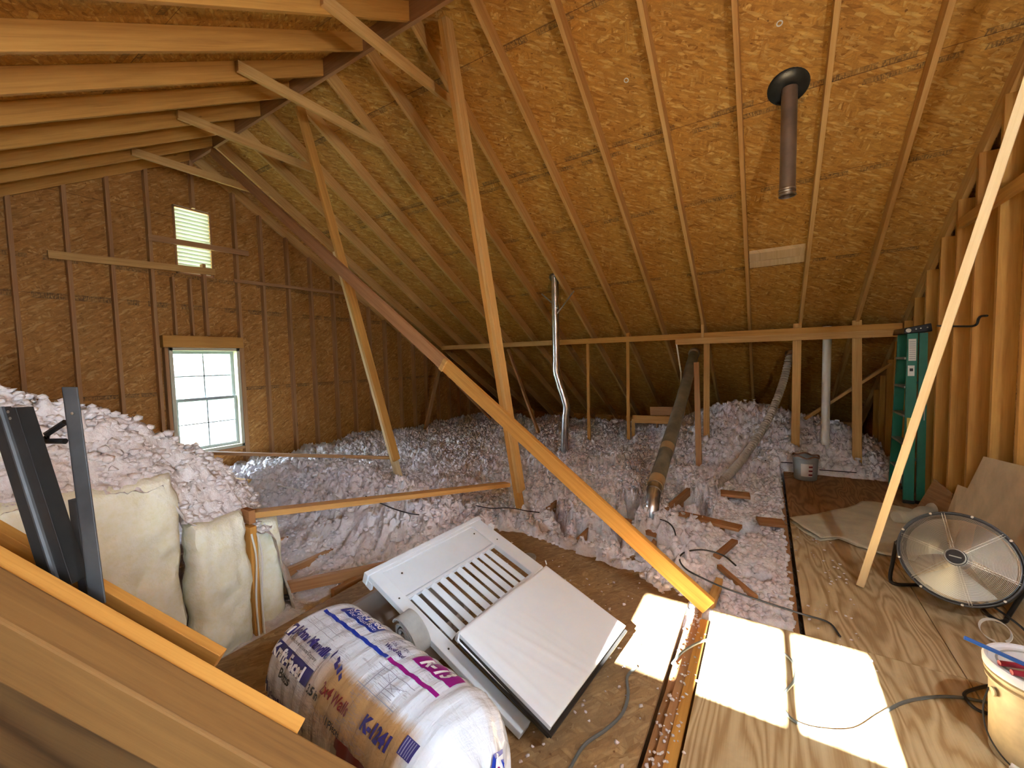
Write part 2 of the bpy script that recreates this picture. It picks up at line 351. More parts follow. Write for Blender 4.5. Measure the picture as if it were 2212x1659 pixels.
# gable wall (left) with holes for the window and the vent
WY0,WY1,WZ0,WZ1=2.31,3.20,.36,1.885
VY0,VY1,VZ0,VZ1=2.49,2.95,2.93,3.87
def wallX(m,x,y0,y1,z0,z1,t,roof=True):
    vs=[];
    for xx in (x,x-t):
        vs+=[(xx,y0,z0),(xx,y1,z0),(xx,y1,z1 if not callable(z1) else z1(y1)),(xx,y0,z1 if not callable(z1) else z1(y0))]
    U=[(v[1],v[2]) for v in vs]; fs=[[0,1,2,3],[7,6,5,4],[0,4,5,1],[1,5,6,2],[2,6,7,3],[3,7,4,0]]
    m.add(vs,fs,[[U[i] for i in ff] for ff in fs])
m=MB(); zt=lambda y: min(zf(y),zn(y))+RD-.002
wallX(m,XW,-1.75,WY0,Z0,zt,.03); wallX(m,XW,WY1,YR+.6,Z0,zt,.03); wallX(m,XW,YR+.6,10.6,Z0,zt,.03)
wallX(m,XW,WY0,WY1,Z0,WZ0,.03); wallX(m,XW,WY0,WY1,WZ1,VZ0,.03); wallX(m,XW,WY0,VY0,VZ0,zt,.03)
wallX(m,XW,VY1,WY1,VZ0,zt,.03); wallX(m,XW,VY0,YR,VZ1,zt,.03); wallX(m,XW,YR,VY1,VZ1,zt,.03)
m.build('wall_left',OSBWALL,kind='structure')
m=MB(); wx=RX+.12
N0=dict()
def wallR(m,y0,y1,z0,z1): wallX(m,wx+.03,y0,y1,z0,z1,.03)
R3=(-1.35,.05,1.15,2.20)
wallR(m,R3[1],YR,Z0,zt); wallR(m,YR,10.6,Z0,zt); wallR(m,-1.75,R3[0],Z0,zt); wallR(m,R3[0],R3[1],Z0,R3[2]); wallR(m,R3[0],R3[1],R3[3],zt)
m.build('wall_right',OSBWALL,kind='structure')
# wall behind the camera with a dormer added to let the sun in
DZ=2.75; YB=-1.60
WX=[(-.68,-.40),(-.28,.08),(.14,.46)]; Z2a,Z2b=2.05,2.56
m=MB()
m.box((-7.3,YB-.05,Z0),(-.95,YB,zn(YB)+.1)); m.box((.70,YB-.05,Z0),(1.75,YB,zn(YB)+.1)); m.box((-.95,YB-.05,Z0),(.70,YB,Z2a)); m.box((-.95,YB-.05,Z2b),(.70,YB,DZ+.1))
m.box((-.95,YB-.05,Z2a),(WX[0][0],YB,Z2b)); m.box((WX[2][1],YB-.05,Z2a),(.70,YB,Z2b))
m.prism([(YB,zn(YB)),(-.47,zn(-.47)),(-.42,DZ),(YB,DZ)],-.98,-.95); m.prism([(YB,zn(YB)),(-.47,zn(-.47)),(-.42,DZ),(YB,DZ)],.70,.73)
m.box((-.98,YB-.05,DZ),(.73,-.40,DZ+.06)); m.build('wall_back',OSBWALL,kind='structure')
m=MB(); m.box((-7.3,10.35,Z0),(1.75,10.4,.35)); m.build('wall_far',OSBWALL,kind='structure')
def pane_window(name,fr,panes):
    o=fr; return o
# added_window_2 : unseen dormer window, added; openings shaped to cast the sun patches
w=empty('added_window_2',(-.1,YB,Z2a),None,None); w['kind']='structure'
m=MB(); 
for a,b in ((WX[0][1],WX[1][0]),(WX[1][1],WX[2][0])): m.box((a,YB-.05,Z2a),(b,YB,Z2b))
m.box((WX[0][0]-.01,YB-.05,Z2a-.0),(WX[2][1],YB,Z2a+.055)); m.box((WX[0][0],YB-.05,Z2b-.03),(WX[2][1],YB,Z2b)); m.build('frame',WHITE,w)
for a,b in WX:
    g=MB(); g.quad((a,YB-.03,Z2a),(b,YB-.03,Z2a),(b,YB-.03,Z2b),(a,YB-.03,Z2b)); g.build('pane',GLASS,w)
# added_window_3 : unseen side window behind the camera, added for sky fill light
w=empty('added_window_3',(wx,-.75,R3[2]),None,None); w['kind']='structure'
m=MB(); yy=(R3[0],R3[1]); 
for a,b in ((R3[0],R3[0]+.04),(R3[1]-.04,R3[1])): m.box((wx-.02,a,R3[2]),(wx+.04,b,R3[3]))
for a in (R3[2],(R3[2]+R3[3])/2-.02,R3[3]-.04): m.box((wx-.02,R3[0],a),(wx+.04,R3[1],a+.04))
m.build('frame',WHITE,w); g=MB(); g.quad((wx+.01,R3[0],R3[2]),(wx+.01,R3[1],R3[2]),(wx+.01,R3[1],R3[3]),(wx+.01,R3[0],R3[3])); g.build('pane',GLASS,w)
# window_1 : gable double hung window
w=empty('window_1',(XW,(WY0+WY1)/2,WZ0),None,None); w['kind']='structure'
CREAM=plain('cream_vinyl',(.72,.68,.50),.45); GRY=plain('sash_grey',(.36,.40,.42),.45)
m=MB(); t=.045
m.box((XW-.06,WY0,WZ0),(XW+.10,WY0+t,WZ1)); m.box((XW-.06,WY1-t,WZ0),(XW+.10,WY1,WZ1)); m.box((XW-.06,WY0,WZ1-t),(XW+.10,WY1,WZ1)); m.box((XW-.06,WY0,WZ0),(XW+.10,WY1,WZ0+t)); m.build('frame',CREAM,w,bevel=.004)
zm=1.13
for (za,zb,xx) in ((zm-.02,WZ1-t,XW-.035),(WZ0+t,zm+.03,XW+.01)):
    s_=MB(); y0,y1=WY0+t,WY1-t; q=.042
    s_.box((xx-.015,y0,za),(xx+.015,y0+q,zb)); s_.box((xx-.015,y1-q,za),(xx+.015,y1,zb)); s_.box((xx-.015,y0+q,za),(xx+.015,y1-q,za+q)); s_.box((xx-.015,y0+q,zb-q),(xx+.015,y1-q,zb))
    sa=s_.build('sash',GRY,w,bevel=.003)
    g_=MB(); ym=(y0+y1)/2; zz=(za+zb)/2; g_.box((xx-.006,ym-.008,za+q),(xx+.006,ym+.008,zb-q)); g_.box((xx-.006,y0+q,zz-.008),(xx+.006,y1-q,zz+.008)); g_.build('muntins',GRY,w)
    g_=MB(); g_.quad((xx,y0+q,za+q),(xx,y1-q,za+q),(xx,y1-q,zb-q),(xx,y0+q,zb-q)); g_.build('pane',GLASS,w)
# ================================================================= FRAMING
RXS=[.99-.61*i for i in range(13)]
def rafter(x,far,i):
    h=RD-.001; m=MB(); w=.019
    if far: y0,y1=YR+.02,10.34; poly=[(y0,zf(y0)),(y1,zf(y1)),(y1,zf(y1)+h),(y0,zf(y0)+h)]
    else: y1=-1.58; y0=YR-.02; poly=[(y1,zn(y1)),(y0,zn(y0)),(y0,zn(y0)+h),(y1,zn(y1)+h)]
    m.prism(poly,x-w,x+w); n=i+1
    o=m.build('rafter',LUM if far else LUM2,bevel=.002)
    if far: put(o,f'{ORD[i]} rafter of the far roof slope counting from the right wall','rafter','rafters of the far roof slope')
    else: put(o,f'overhead rafter of the near roof slope, {ORD[i]} one counting from the gable wall','rafter','rafters of the near roof slope')
for i,x in enumerate(RXS): rafter(x,True,i)
nx=[x for x in RXS if x<-1.0][::-1]
for i,x in enumerate(nx): rafter(x,False,i)
for x in (.99,): 
    pass
m=MB(); m.box((-7.02,YR-.019,ZR-.03),(RX+.1,YR+.019,ZR+.20)); put(m.build('ridge_board',LUMR,bevel=.003),'reddish ridge board running along the roof peak between both slopes','ridge board')
m=MB()
for (a,b) in ((YR+.02,10.3),): m.prism([(a,zf(a)),(b,zf(b)),(b,zf(b)+RD-.003),(a,zf(a)+RD-.003)],RX+.02,RX+.06)
put(m.build('rafter',LUM),'last rafter of the far slope, tight against the right wall','rafter','rafters of the far roof slope')
m=MB(); a,b=YR+.02,10.3
m.prism([(a,zf(a)),(b,zf(b)),(b,zf(b)+RD-.003),(a,zf(a)+RD-.003)],-7.05,-7.01)
put(m.build('rafter',LUM),'rafter of the far slope lying against the gable wall','rafter','rafters of the far roof slope')
m=MB(); b,a=YR-.02,-1.58
m.prism([(a,zn(a)),(b,zn(b)),(b,zn(b)+RD-.003),(a,zn(a)+RD-.003)],-7.05,-7.01)
put(m.build('rafter',LUM2),'rafter of the near slope lying against the gable wall','rafter','rafters of the near roof slope')
# gable studs
gs=[-.6,-.2,.2,.6,1.0,1.43,1.81,2.20,3.25,3.63,4.05,4.46,4.90,5.30,5.71,6.11,6.52,6.93,7.33,7.74,8.15,8.55,8.96]
Lf=[y for y in gs if y<2.3]; Rt=[y for y in gs if y>2.7]
def stud(y,z0,z1,label,x0=XW,x1=-6.97,w=.019,mat=LUMD,top=None,group='studs of the gable wall'):
    m=MB(); 
    if z1 is None: zz=lambda q: min(zf(q),zn(q))-.001
    else: zz=lambda q: z1
    m.add([(x0,y-w,z0),(x1,y-w,z0),(x1,y+w,z0),(x0,y+w,z0),(x0,y-w,zz(y-w)),(x1,y-w,zz(y-w)),(x1,y+w,zz(y+w)),(x0,y+w,zz(y+w))],
      [[0,3,2,1],[4,5,6,7],[0,1,5,4],[1,2,6,5],[2,3,7,6],[3,0,4,7]],
      [[(0,0)]*4,[(0,0)]*4]+[[(z0+y,k*.1),(z0+y,k*.1+.09),(zz(y)+y,k*.1+.09),(zz(y)+y,k*.1)] for k in range(4)])
    return put(m.build('stud',mat),label,'stud',group)
for i,y in enumerate(Lf[::-1]): stud(y,Z0,None,f'gable wall stud, {ORD[i]} to the left of the window')
for i,y in enumerate(Rt): stud(y,Z0,None,f'gable wall stud, {ORD[i]} to the right of the window')
stud(2.72,VZ1+.0,None,'short stud above the louvered vent under the roof peak')
for i,(y,t_) in enumerate(((2.42,'short stud between window header and vent board, nearest the left jamb'),(2.62,'short stud between window header and vent board, just left of the middle one'),(2.80,'taller short stud between window header and vent, its tip in front of the slats'))):
    stud(y,2.065,2.86 if i<2 else 3.10,t_,w=.012 if i<2 else .019)
m=MB(); m.box((XW,WY0-.06,WZ1+.002),(-6.955,WY1+.06,WZ1+.165)); put(m.build('window_header',LUM2,bevel=.003),'pale header board across the top of the gable window','header')
m=MB(); m.box((XW,WY0-.045,Z0),(-6.965,WY0-.004,WZ1)); put(m.build('trimmer_stud',LUMD),'trimmer stud tight against the left window jamb','stud')
m=MB(); m.box((XW,WY1+.004,Z0),(-6.965,WY1+.042,WZ1)); put(m.build('trimmer_stud',LUMD),'trimmer stud tight against the right window jamb','stud')
m=MB(); m.box((XW,WY0,WZ0-.045),(-6.965,WY1,WZ0-.004)); put(m.build('rough_sill',LUMD),'rough sill board under the gable window','sill')
def board(name,pa,pb,w,t,up,mat,label,cat,group=None,bev=.002):
    m=MB(); m.beam(pa,pb,w,t,up); return put(m.build(name,mat,bevel=bev),label,cat,group)
X1=-6.95
a,b=atx((103,549),X1),atx((464,588),X1); board('cross_board',a,b,.038,.089,(0,0,1),LUM,'long horizontal board nailed across gable studs below the vent','board')
a,b=atx((319,512),X1),atx((536,548),X1); board('cross_board',a,b,.038,.075,(0,0,1),LUMR,'shorter horizontal board crossing in front of the louvered vent','board')
a,b=atx((505,606),X1),atx((742,634),X1); board('blocking_board',a,b,.03,.05,(0,0,1),LUMD,'dark blocking board crossing the studs right of the vent','board')
# vent with slats
v=empty('gable_vent',(XW,(VY0+VY1)/2,VZ0),'white louvered vent high in the gable wall','vent')
m=MB(); t=.02
m.box((XW-.07,VY0,VZ0),(XW+.02,VY0+t,VZ1)); m.box((XW-.07,VY1-t,VZ0),(XW+.02,VY1,VZ1)); m.box((XW-.07,VY0,VZ1-t),(XW+.02,VY1,VZ1)); m.box((XW-.07,VY0,VZ0),(XW+.02,VY1,VZ0+t)); m.build('frame',LUMR,v)
for k in range(17):
    z=VZ0+.03+k*.0535; m=MB(); m.add([(XW-.055,VY0+t,z),(XW-.055,VY1-t,z),(XW+.005,VY1-t,z+.066),(XW+.005,VY0+t,z+.066),(XW-.050,VY0+t,z-.005),(XW-.050,VY1-t,z-.005),(XW+.010,VY1-t,z+.061),(XW+.010,VY0+t,z+.061)],[[0,1,2,3],[7,6,5,4],[0,4,5,1],[2,6,7,3],[0,3,7,4],[1,5,6,2]]); m.build('slat',plain('slat_white',(.80,.82,.68),.5) if k==0 else bpy.data.materials['slat_white'],v)
# right wall studs
ys=[2.55,2.95,3.36,3.77,4.18,4.58,4.99,5.40,5.80,6.21,6.62,7.02,7.43,7.84,8.24,8.65]
for i,y in enumerate(ys):
    stud(y,Z0,None,f'right wall stud, {ORD[i]} counting from the nearest one',x0=RX,x1=RX+.12,mat=LUM2,group='studs of the right wall')
a,b=atx((2078,478),RX-.02),atx((2240,378),RX-.02); a.z=b.z=(a.z+b.z)/2
board('wall_ledger',a,b,.038,.089,(0,0,1),LUM2,'horizontal board nailed high across the right wall studs','board')
# collar ties
for (x,lb) in ((-2.63,'collar tie nearest the camera, high under the ridge'),(-3.80,'second collar tie from the camera, behind the nearest'),(-5.0,'third collar tie from the camera, above the first slanted post'),(-6.27,'collar tie farthest from the camera, near the gable wall')):
    board('collar_tie',(x,1.86,4.115),(x,3.40,4.115),.038,.089,(0,0,1),LUM,lb,'collar tie','collar ties under the ridge',.003)
# ridge posts (two boards nailed together each) and long diagonal brace
def ridge_post(top,foot,lb,m1,m2,shift):
    e=empty('ridge_post',foot,lb,'post','slanted posts under the ridge'); d=(Vector(foot)-Vector(top)).normalized(); up=Vector((1,0,0))
    m=MB(); m.beam(top,Vector(foot)-d*.28,.10,.042,up); m.build('board',m1,e,bevel=.003)
    s_=Vector((-.0425,0,0)); m=MB(); m.beam(Vector(top)+s_+d*shift,Vector(foot)+s_,.10,.042,up); m.build('board',m2,e,bevel=.003)
    pass
ridge_post((-4.43,2.80,4.45),(-4.12,3.78,.05),'slanted post from ridge to insulation, left of the two, pale lower half',LUM2,LUMP,1.55)
ridge_post((-2.30,2.80,4.45),(-2.06,3.50,.02),'slanted post from ridge to floor in the middle of the attic',LUM,LUM2,.0)
e=empty('diagonal_brace',(-.26,2.74,0),'long spliced diagonal brace from gable peak down to the sunlit floor','brace')
A=Vector((-6.25,2.69,4.44)); B=Vector((-.29,2.69,.065)); Mi=A.lerp(B,.655)
m=MB(); m.beam(A,Mi,.108,.042,(0,1,0)); m.build('upper_board',LUMR,e,bevel=.003)
m=MB(); dd=(B-A).normalized(); m.beam(Mi,B,.108,.042,(0,1,0)); m.build('lower_board',LUM2,e,bevel=.003)
m=MB(); m.beam(Mi-dd*.02-Vector((0,.028,0)),Mi+dd*.02-Vector((0,.030,0)),.108,.018,(0,1,0)); m.build('splice_block',LUM,e)
a=Vector((.56,3.58,.0)); b=Vector((1.31,2.84,4.36))
board('slanted_post',a+(b-a)*.004,b,.10,.042,(1,-.3,0),LUMP,'lone slanted board leaning at right beside the fan and ladder','post')
# ledger beams and posts under the far slope
m=MB(); m.box((-6.14,6.93,1.865),(-3.3,6.97,1.955)); put(m.build('purlin_board',LUM,bevel=.002),'left length of the horizontal purlin under the far rafters','beam')
m=MB(); m.box((-3.295,6.93,1.865),(RX-.03,6.97,1.955)); put(m.build('purlin_board',LUM2,bevel=.002),'right length of the horizontal purlin ending behind the green ladder','beam')
m=MB(); m.box((-1.24,6.885,1.785),(RX-.0,6.925,1.875)); put(m.build('purlin_board',LUM,bevel=.002),'lower front board of the purlin starting at the grey insulated duct','beam')
def pst(p0,p1,lb,w=.038,t=.089,mat=LUM2,up=(0,1,0)): return board('purlin_post',p0,p1,w,t,up,mat,lb,'post','posts under the purlin')
pst((-2.02,7.0,-.05),(-2.02,7.0,2.02),'purlin post standing left of the grey slanted duct',.05,.04)
pst((-2.74,7.0,.1),(-2.74,7.0,1.86),'purlin post hidden behind the metal flue pipe',.05,.04)
pst((-.80,7.0,.0),(-.80,7.0,1.80),'purlin post just right of the grey slanted duct',.085,.04,LUM)
board('upright_stick',(-.845,6.86,1.88),(-.845,6.86,2.17),.038,.03,(0,1,0),LUM,'short stick standing on the lower purlin board','board')
pst((-.78,6.05,-.02),(-.92,6.80,1.50),'short kicker board leaning beside the post right of the duct',.075,.04,LUMR)
pst((.345,7.0,.0),(.345,7.0,2.02),'purlin post standing behind the small grey bucket',.10,.04,LUM)
pst((1.03,7.0,-.05),(.985,6.99,2.02),'purlin post right of the white pipe near the ladder',.10,.04,LUM)
a=atz((1163,935),.25); b=aty((1098,755),6.9)
pst(a,b,'purlin post leaning left of the metal flue pipe',.038,.07,LUMR)
a,b=aty((1738,905),7.35),aty((1922,787),7.6); board('brace_board',a,b,.038,.089,(0,1,0),LUM,'diagonal board behind the white pipe, rising to the right wall','brace')
a,b=aty((915,940),7.6),aty((955,775),8.0); board('brace_board',atx((915,945),-6.3),atx((955,770),-6.0),.089,.038,(1,0,0),LUMD,'dark diagonal board leaning on the far end of the gable wall','brace')
a,b=atx((985,828),-5.8),atx((1060,905),-5.2); board('brace_board',a,b,.05,.038,(0,1,0),LUMD,'dark diagonal board low in the far left corner','brace')
# patch boards between rafters on the far slope
for (v0,v1,lb) in ((3.60,3.735,'upper of two pale boards patched between far rafters'),(3.745,3.85,'lower of two pale boards patched between far rafters')):
    y=lambda q: YR+(q)*math.cos(ANG)
    o_=.035/math.cos(ANG); m=MB(); m.prism([(y(v0),zf(y(v0))+RD-o_),(y(v1),zf(y(v1))+RD-o_),(y(v1),zf(y(v1))+RD-.001),(y(v0),zf(y(v0))+RD-.001)],-.205,.355)
    put(m.build('patch_board',LUMP,bevel=.002),lb,'board','patch boards between far rafters')
# ================================================================= DECK
def sheet(name,x0,x1,y0,y1,z,mat,label,cat,alongy=True,t=.018):
    m=MB(); U=lambda x,y:(y,x) if alongy else (x,y)
    vs=[(x0,y0,z),(x1,y0,z),(x1,y1,z),(x0,y1,z)]; vs+=[(a,b,c-t) for a,b,c in vs]
    fs=[[0,1,2,3],[7,6,5,4],[0,4,5,1],[1,5,6,2],[2,6,7,3],[3,7,4,0]]
    m.add(vs,fs,[[(U(vs[i][0],vs[i][1])[0],U(vs[i][0],vs[i][1])[1]+vs[i][2]) for i in f] for f in fs])
    return put(m.build(name,mat,center=False),label,cat)
sheet('osb_sheet',-2.55,-1.272,.3,3.35,-.012,OSBFLOOR,'worn wafer board floor sheet under the white louvered panel','floor sheet')
sheet('osb_sheet',-1.268,-.425,-1.5,3.30,-.012,OSBFLOOR,'wafer board floor sheet holding the left sunlit patch','floor sheet')
sheet('plywood_sheet',-.275,.843,-1.5,2.775,0,PLY,'pale grained plywood sheet under the two right sunlit patches','floor sheet')
sheet('plywood_sheet',.847,1.44,-1.5,2.775,0,PLY,'narrow plywood sheet under the large soiled bucket','floor sheet')
sheet('plywood_sheet',.20,.840,2.781,4.70,0,PLY,'plywood sheet around the foot of the lone slanted board','floor sheet')
sheet('plywood_sheet',.845,1.44,2.781,4.70,0,PLY,'plywood sheet under the round floor fan','floor sheet')
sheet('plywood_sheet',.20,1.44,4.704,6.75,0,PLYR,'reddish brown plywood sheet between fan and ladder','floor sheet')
# joists
jx=[-6.8+.61*i for i in range(14)]
for i,x in enumerate([-5.7,-5.1,-4.5,-3.9,-3.28,-2.67,-2.06,-1.45,-.84,-.36,.16,.5,1.1]):
    m=MB(); top=-.035 if x<-.5 or x>.3 else -.045; m.box((x-.02,(-1.5 if x>-2.5 else 1.75),Z0),(x+.02,10.2,top))
    lb={-.36:'dark joist seen in the gap between wafer board and plywood',.16:'joist along the edge of the plywood and loose insulation'}.get(x,f'mostly buried ceiling joist, {ORD[i]} from the gable wall')
    put(m.build('ceiling_joist',LUMR,bevel=.002),lb,'joist','joists under the insulation')
m=MB(); m.box((-.42,-1.5,-.24),(-.385,2.70,-.075)); put(m.build('joist_cleat',LUMR),'dark cleat at the wafer board side of the floor gap','board')
m=MB(); m.box((-.339,-1.5,-.20),(-.29,2.70,-.03)); put(m.build('joist_cleat',LUM2,bevel=.003),'light cleat board beside the dark joist in the floor gap','board')
# ================================================================= LOOSE INSULATION
tab=rng.random((8,256,256))
def vn(x,y,k=0):
    xi=np.floor(x).astype(int);yi=np.floor(y).astype(int);fx=x-xi;fy=y-yi;fx=fx*fx*(3-2*fx);fy=fy*fy*(3-2*fy);T=tab[k]
    g=lambda a,b:T[a%256,b%256]
    return (g(xi,yi)*(1-fx)+g(xi+1,yi)*fx)*(1-fy)+(g(xi,yi+1)*(1-fx)+g(xi+1,yi+1)*fx)*fy
def fbm(x,y,sc,o=4,k=0,bil=False):
    s=0;a=.5
    for i in range(o):
        v=vn(x*sc+i*17,y*sc+i*31,(k+i)%8)
        if bil: v=1-abs(2*v-1)
        s=s+a*v;a*=.52;sc*=2.03
    return s
def ss(a,b,x): t=np.clip((x-a)/(b-a),0,1); return t*t*(3-2*t)
def G(x,y,a,cx,cy,sx,sy): return a*np.exp(-((x-cx)/sx)**2-((y-cy)/sy)**2)
def hfield(x,y,fine=True):
    lump=fbm(x,y,2.1,3,1)-.44; cl=fbm(x,y,11.,4,3,True)-.5
    pop=fbm(x+.013*np.sin(37*y),y,15.,3,5,True)-.45; h=.0+.24*lump+.27*cl+.10*pop
    h+=G(x,y,.72,-.35,7.75,1.15,.85)+G(x,y,.25,.9,8.1,.6,.6)+G(x,y,.10,-4.3,7.5,2.,1.)
    h+=G(x,y,.36,-4.75,2.95,1.3,.55)+G(x,y,.34,-2.95,2.75,.75,.42)+G(x,y,.12,-6.6,5.4,.6,1.4)+G(x,y,.10,-2.2,5.2,1.2,.9)
    h-=G(x,y,.10,-6.2,2.6,.8,.7)
    rec=ss(2.55,1.85,y)*ss(-1.9,-2.3,x); h=h*(1-rec)+rec*(-.12+.10*lump+.05*cl)
    # deck areas
    edge=np.interp(x,[-2.6,-1.95,-1.25,-.9,-.66,-.45],[2.95,3.16,3.05,2.97,2.80,2.62])
    jit=.16*(fbm(x,y,3.2,4,5)-.45)
    d1=np.maximum(y-edge,np.where(x<-1.2,(-2.12-x),-9))+jit
    d1=np.where(x>-.36,9,d1)
    # insulated bay beside the plywood
    bay=(x>-.30)&(x<.185)&(y>2.74); hb=-.05+.03*lump+.10*cl+.05*pop
    w=ss(-.55,-.25,x)*ss(6.2,4.6,y); h=h*(1-w)+w*hb
    dp=np.minimum(.185-x+.25*jit,9); dp=np.where(y>6.62+jit,np.maximum(dp,(y-6.62)),dp)
    dp=np.where((y<2.76)&(x>-.44),-1,dp); dp=np.where((x>-.36)&(y<2.9),np.minimum(dp,(y-2.76)),dp)
    m1=ss(-.03,.10,d1); m2=ss(-.02,.05,dp)
    hl=ss(.385,.33,fbm(x+3.3,y+1.7,2.3,3,7))*ss(-2.6,-2.0,x)*ss(3.15,3.5,y)*ss(6.5,6.0,y); m1=m1*(1-.93*hl)
    return (h+.24)*m1*m2-.24
def grid_mesh(name,x0,x1,y0,y1,st,fn,mat):
    X=np.arange(x0,x1+1e-6,st);Y=np.arange(y0,y1+1e-6,st);nx_,ny_=len(X),len(Y);gx,gy=np.meshgrid(X,Y,indexing='ij');h=fn(gx,gy)
    jx=(fbm(gx,gy,24,2,6)-.38)*.045; jy=(fbm(gx,gy,24,2,1)-.38)*.045; V=np.stack([gx+jx,gy+jy,h],-1).reshape(-1,3)
    i=np.arange(nx_-1)[:,None]*ny_+np.arange(ny_-1)[None,:]; F=np.stack([i,i+ny_,i+ny_+1,i+1],-1).reshape(-1,4)
    z=V[F][:,:,2].max(1); F=F[z>-.235]
    me=bpy.data.meshes.new(name); me.vertices.add(len(V)); me.vertices.foreach_set('co',V.ravel().astype(np.float32))
    me.loops.add(F.size); me.loops.foreach_set('vertex_index',F.ravel()); me.polygons.add(len(F)); me.polygons.foreach_set('loop_start',np.arange(len(F))*4); me.polygons.foreach_set('loop_total',np.full(len(F),4)); me.polygons.foreach_set('use_smooth',[True]*len(F)); me.update(); me.validate()
    return link(name,me,mat)
bm=bmesh.new(); bmesh.ops.create_icosphere(bm,subdivisions=1,radius=1); IV=np.array([v.co[:] for v in bm.verts]); IF=np.array([[v.index for v in f.verts] for f in bm.faces]); bm.free()
def clumps(name,pos,rad,mat,sq=.7):
    n=len(pos); nv=len(IV); V=IV[None]*rad[:,None,None]*(1+1.0*(rng.random((n,nv,1))-.5))*np.array([1,1,sq])[None,None]+pos[:,None]
    F=(IF[None]+np.arange(n)[:,None,None]*nv).reshape(-1,3); V=V.reshape(-1,3)
    me=bpy.data.meshes.new(name); me.vertices.add(len(V)); me.vertices.foreach_set('co',V.ravel().astype(np.float32))
    me.loops.add(F.size); me.loops.foreach_set('vertex_index',F.ravel()); me.polygons.add(len(F)); me.polygons.foreach_set('loop_start',np.arange(len(F))*3); me.polygons.foreach_set('loop_total',np.full(len(F),3)); me.polygons.foreach_set('use_smooth',[True]*len(F)); me.update(); me.validate()
    return link(name,me,mat)
ins=grid_mesh('blown_insulation',-7.05,RX-.01,1.0,9.6,.0165,hfield,INS)
put(ins,'white and pinkish blown fibre insulation spread over the attic floor','insulation',kind='stuff')
def scatter(n,x0,x1,y0,y1,fn,cond=lambda x,y,z:z>-.12,r=(.012,.034)):
    x=rng.uniform(x0,x1,n);y=rng.uniform(y0,y1,n);z=fn(x,y);k=cond(x,y,z);x,y,z=x[k],y[k],z[k]; rad=rng.uniform(r[0],r[1],len(x))**1.0
    return np.stack([x,y,z],-1),rad
P1,R1=scatter(4500,-6.6,-2.2,1.8,4.6,hfield,r=(.012,.030)); P2,R2=scatter(5500,-2.6,.2,2.4,5.6,hfield,r=(.010,.030)); P3,R3_=scatter(4500,-6.0,1.4,4.6,8.2,hfield,r=(.014,.036))
put(clumps('insulation_tufts',np.concatenate([P1,P2,P3]),np.concatenate([R1,R2,R3_]),INS),'loose tufts of blown fibre lying on the insulation','insulation',kind='stuff')
x=rng.uniform(-1.95,-.45,230);y=rng.uniform(1.2,3.1,230); y=np.minimum(y,3.0-abs(rng.normal(0,.45,230))); x=np.concatenate([x,rng.uniform(.2,.5,60),rng.normal(-.36,.04,160)]);y=np.concatenate([y,rng.uniform(2.6,4.4,60),rng.uniform(1.2,2.8,160)])
z=np.where(x<-.42,-.009,np.where(x<-.28,-.03,.003)); r=rng.uniform(.003,.011,len(x))
put(clumps('insulation_crumbs',np.stack([x,y,z],-1),r,INS,.5),'crumbs of insulation scattered over the floor sheets','insulation',kind='stuff')
# raised pile behind the batts at left
def hp(x,y):
    s=np.interp(y,[-.8,.2,.55,.9,1.28,1.48,1.62,1.8],[1.62,1.50,1.36,1.20,.93,.62,.12,-.30])
    cl=fbm(x,y,9.,4,2,True)-.5; lump=fbm(x,y,2.3,3,4)-.45
    e_=np.interp(y,[-.8,.85,.95,1.25,1.42,1.50,1.58],[1.06,1.0,.72,.62,.50,.1,-.26]); w=ss(-3.25,-2.74,x); return s*(1-w)+np.minimum(s,e_)*w+(.26*cl+.20*lump+.06*(fbm(x,y,20.,3,5,True)-.45))*(1-.6*w)-.06*w
pile=grid_mesh('blown_insulation',-5.0,-2.76,-.9,1.78,.015,hp,INS2); put(pile,'pinkish blown fibre heaped on the raised ledge behind the yellow batts','insulation',kind='stuff')
P4,R4=scatter(4500,-4.6,-2.8,-.3,1.55,hp,lambda x,y,z:z>.4,r=(.010,.030))
put(clumps('insulation_tufts',P4,R4,INS2),'loose tufts on the heap above the yellow batts','insulation',kind='stuff')
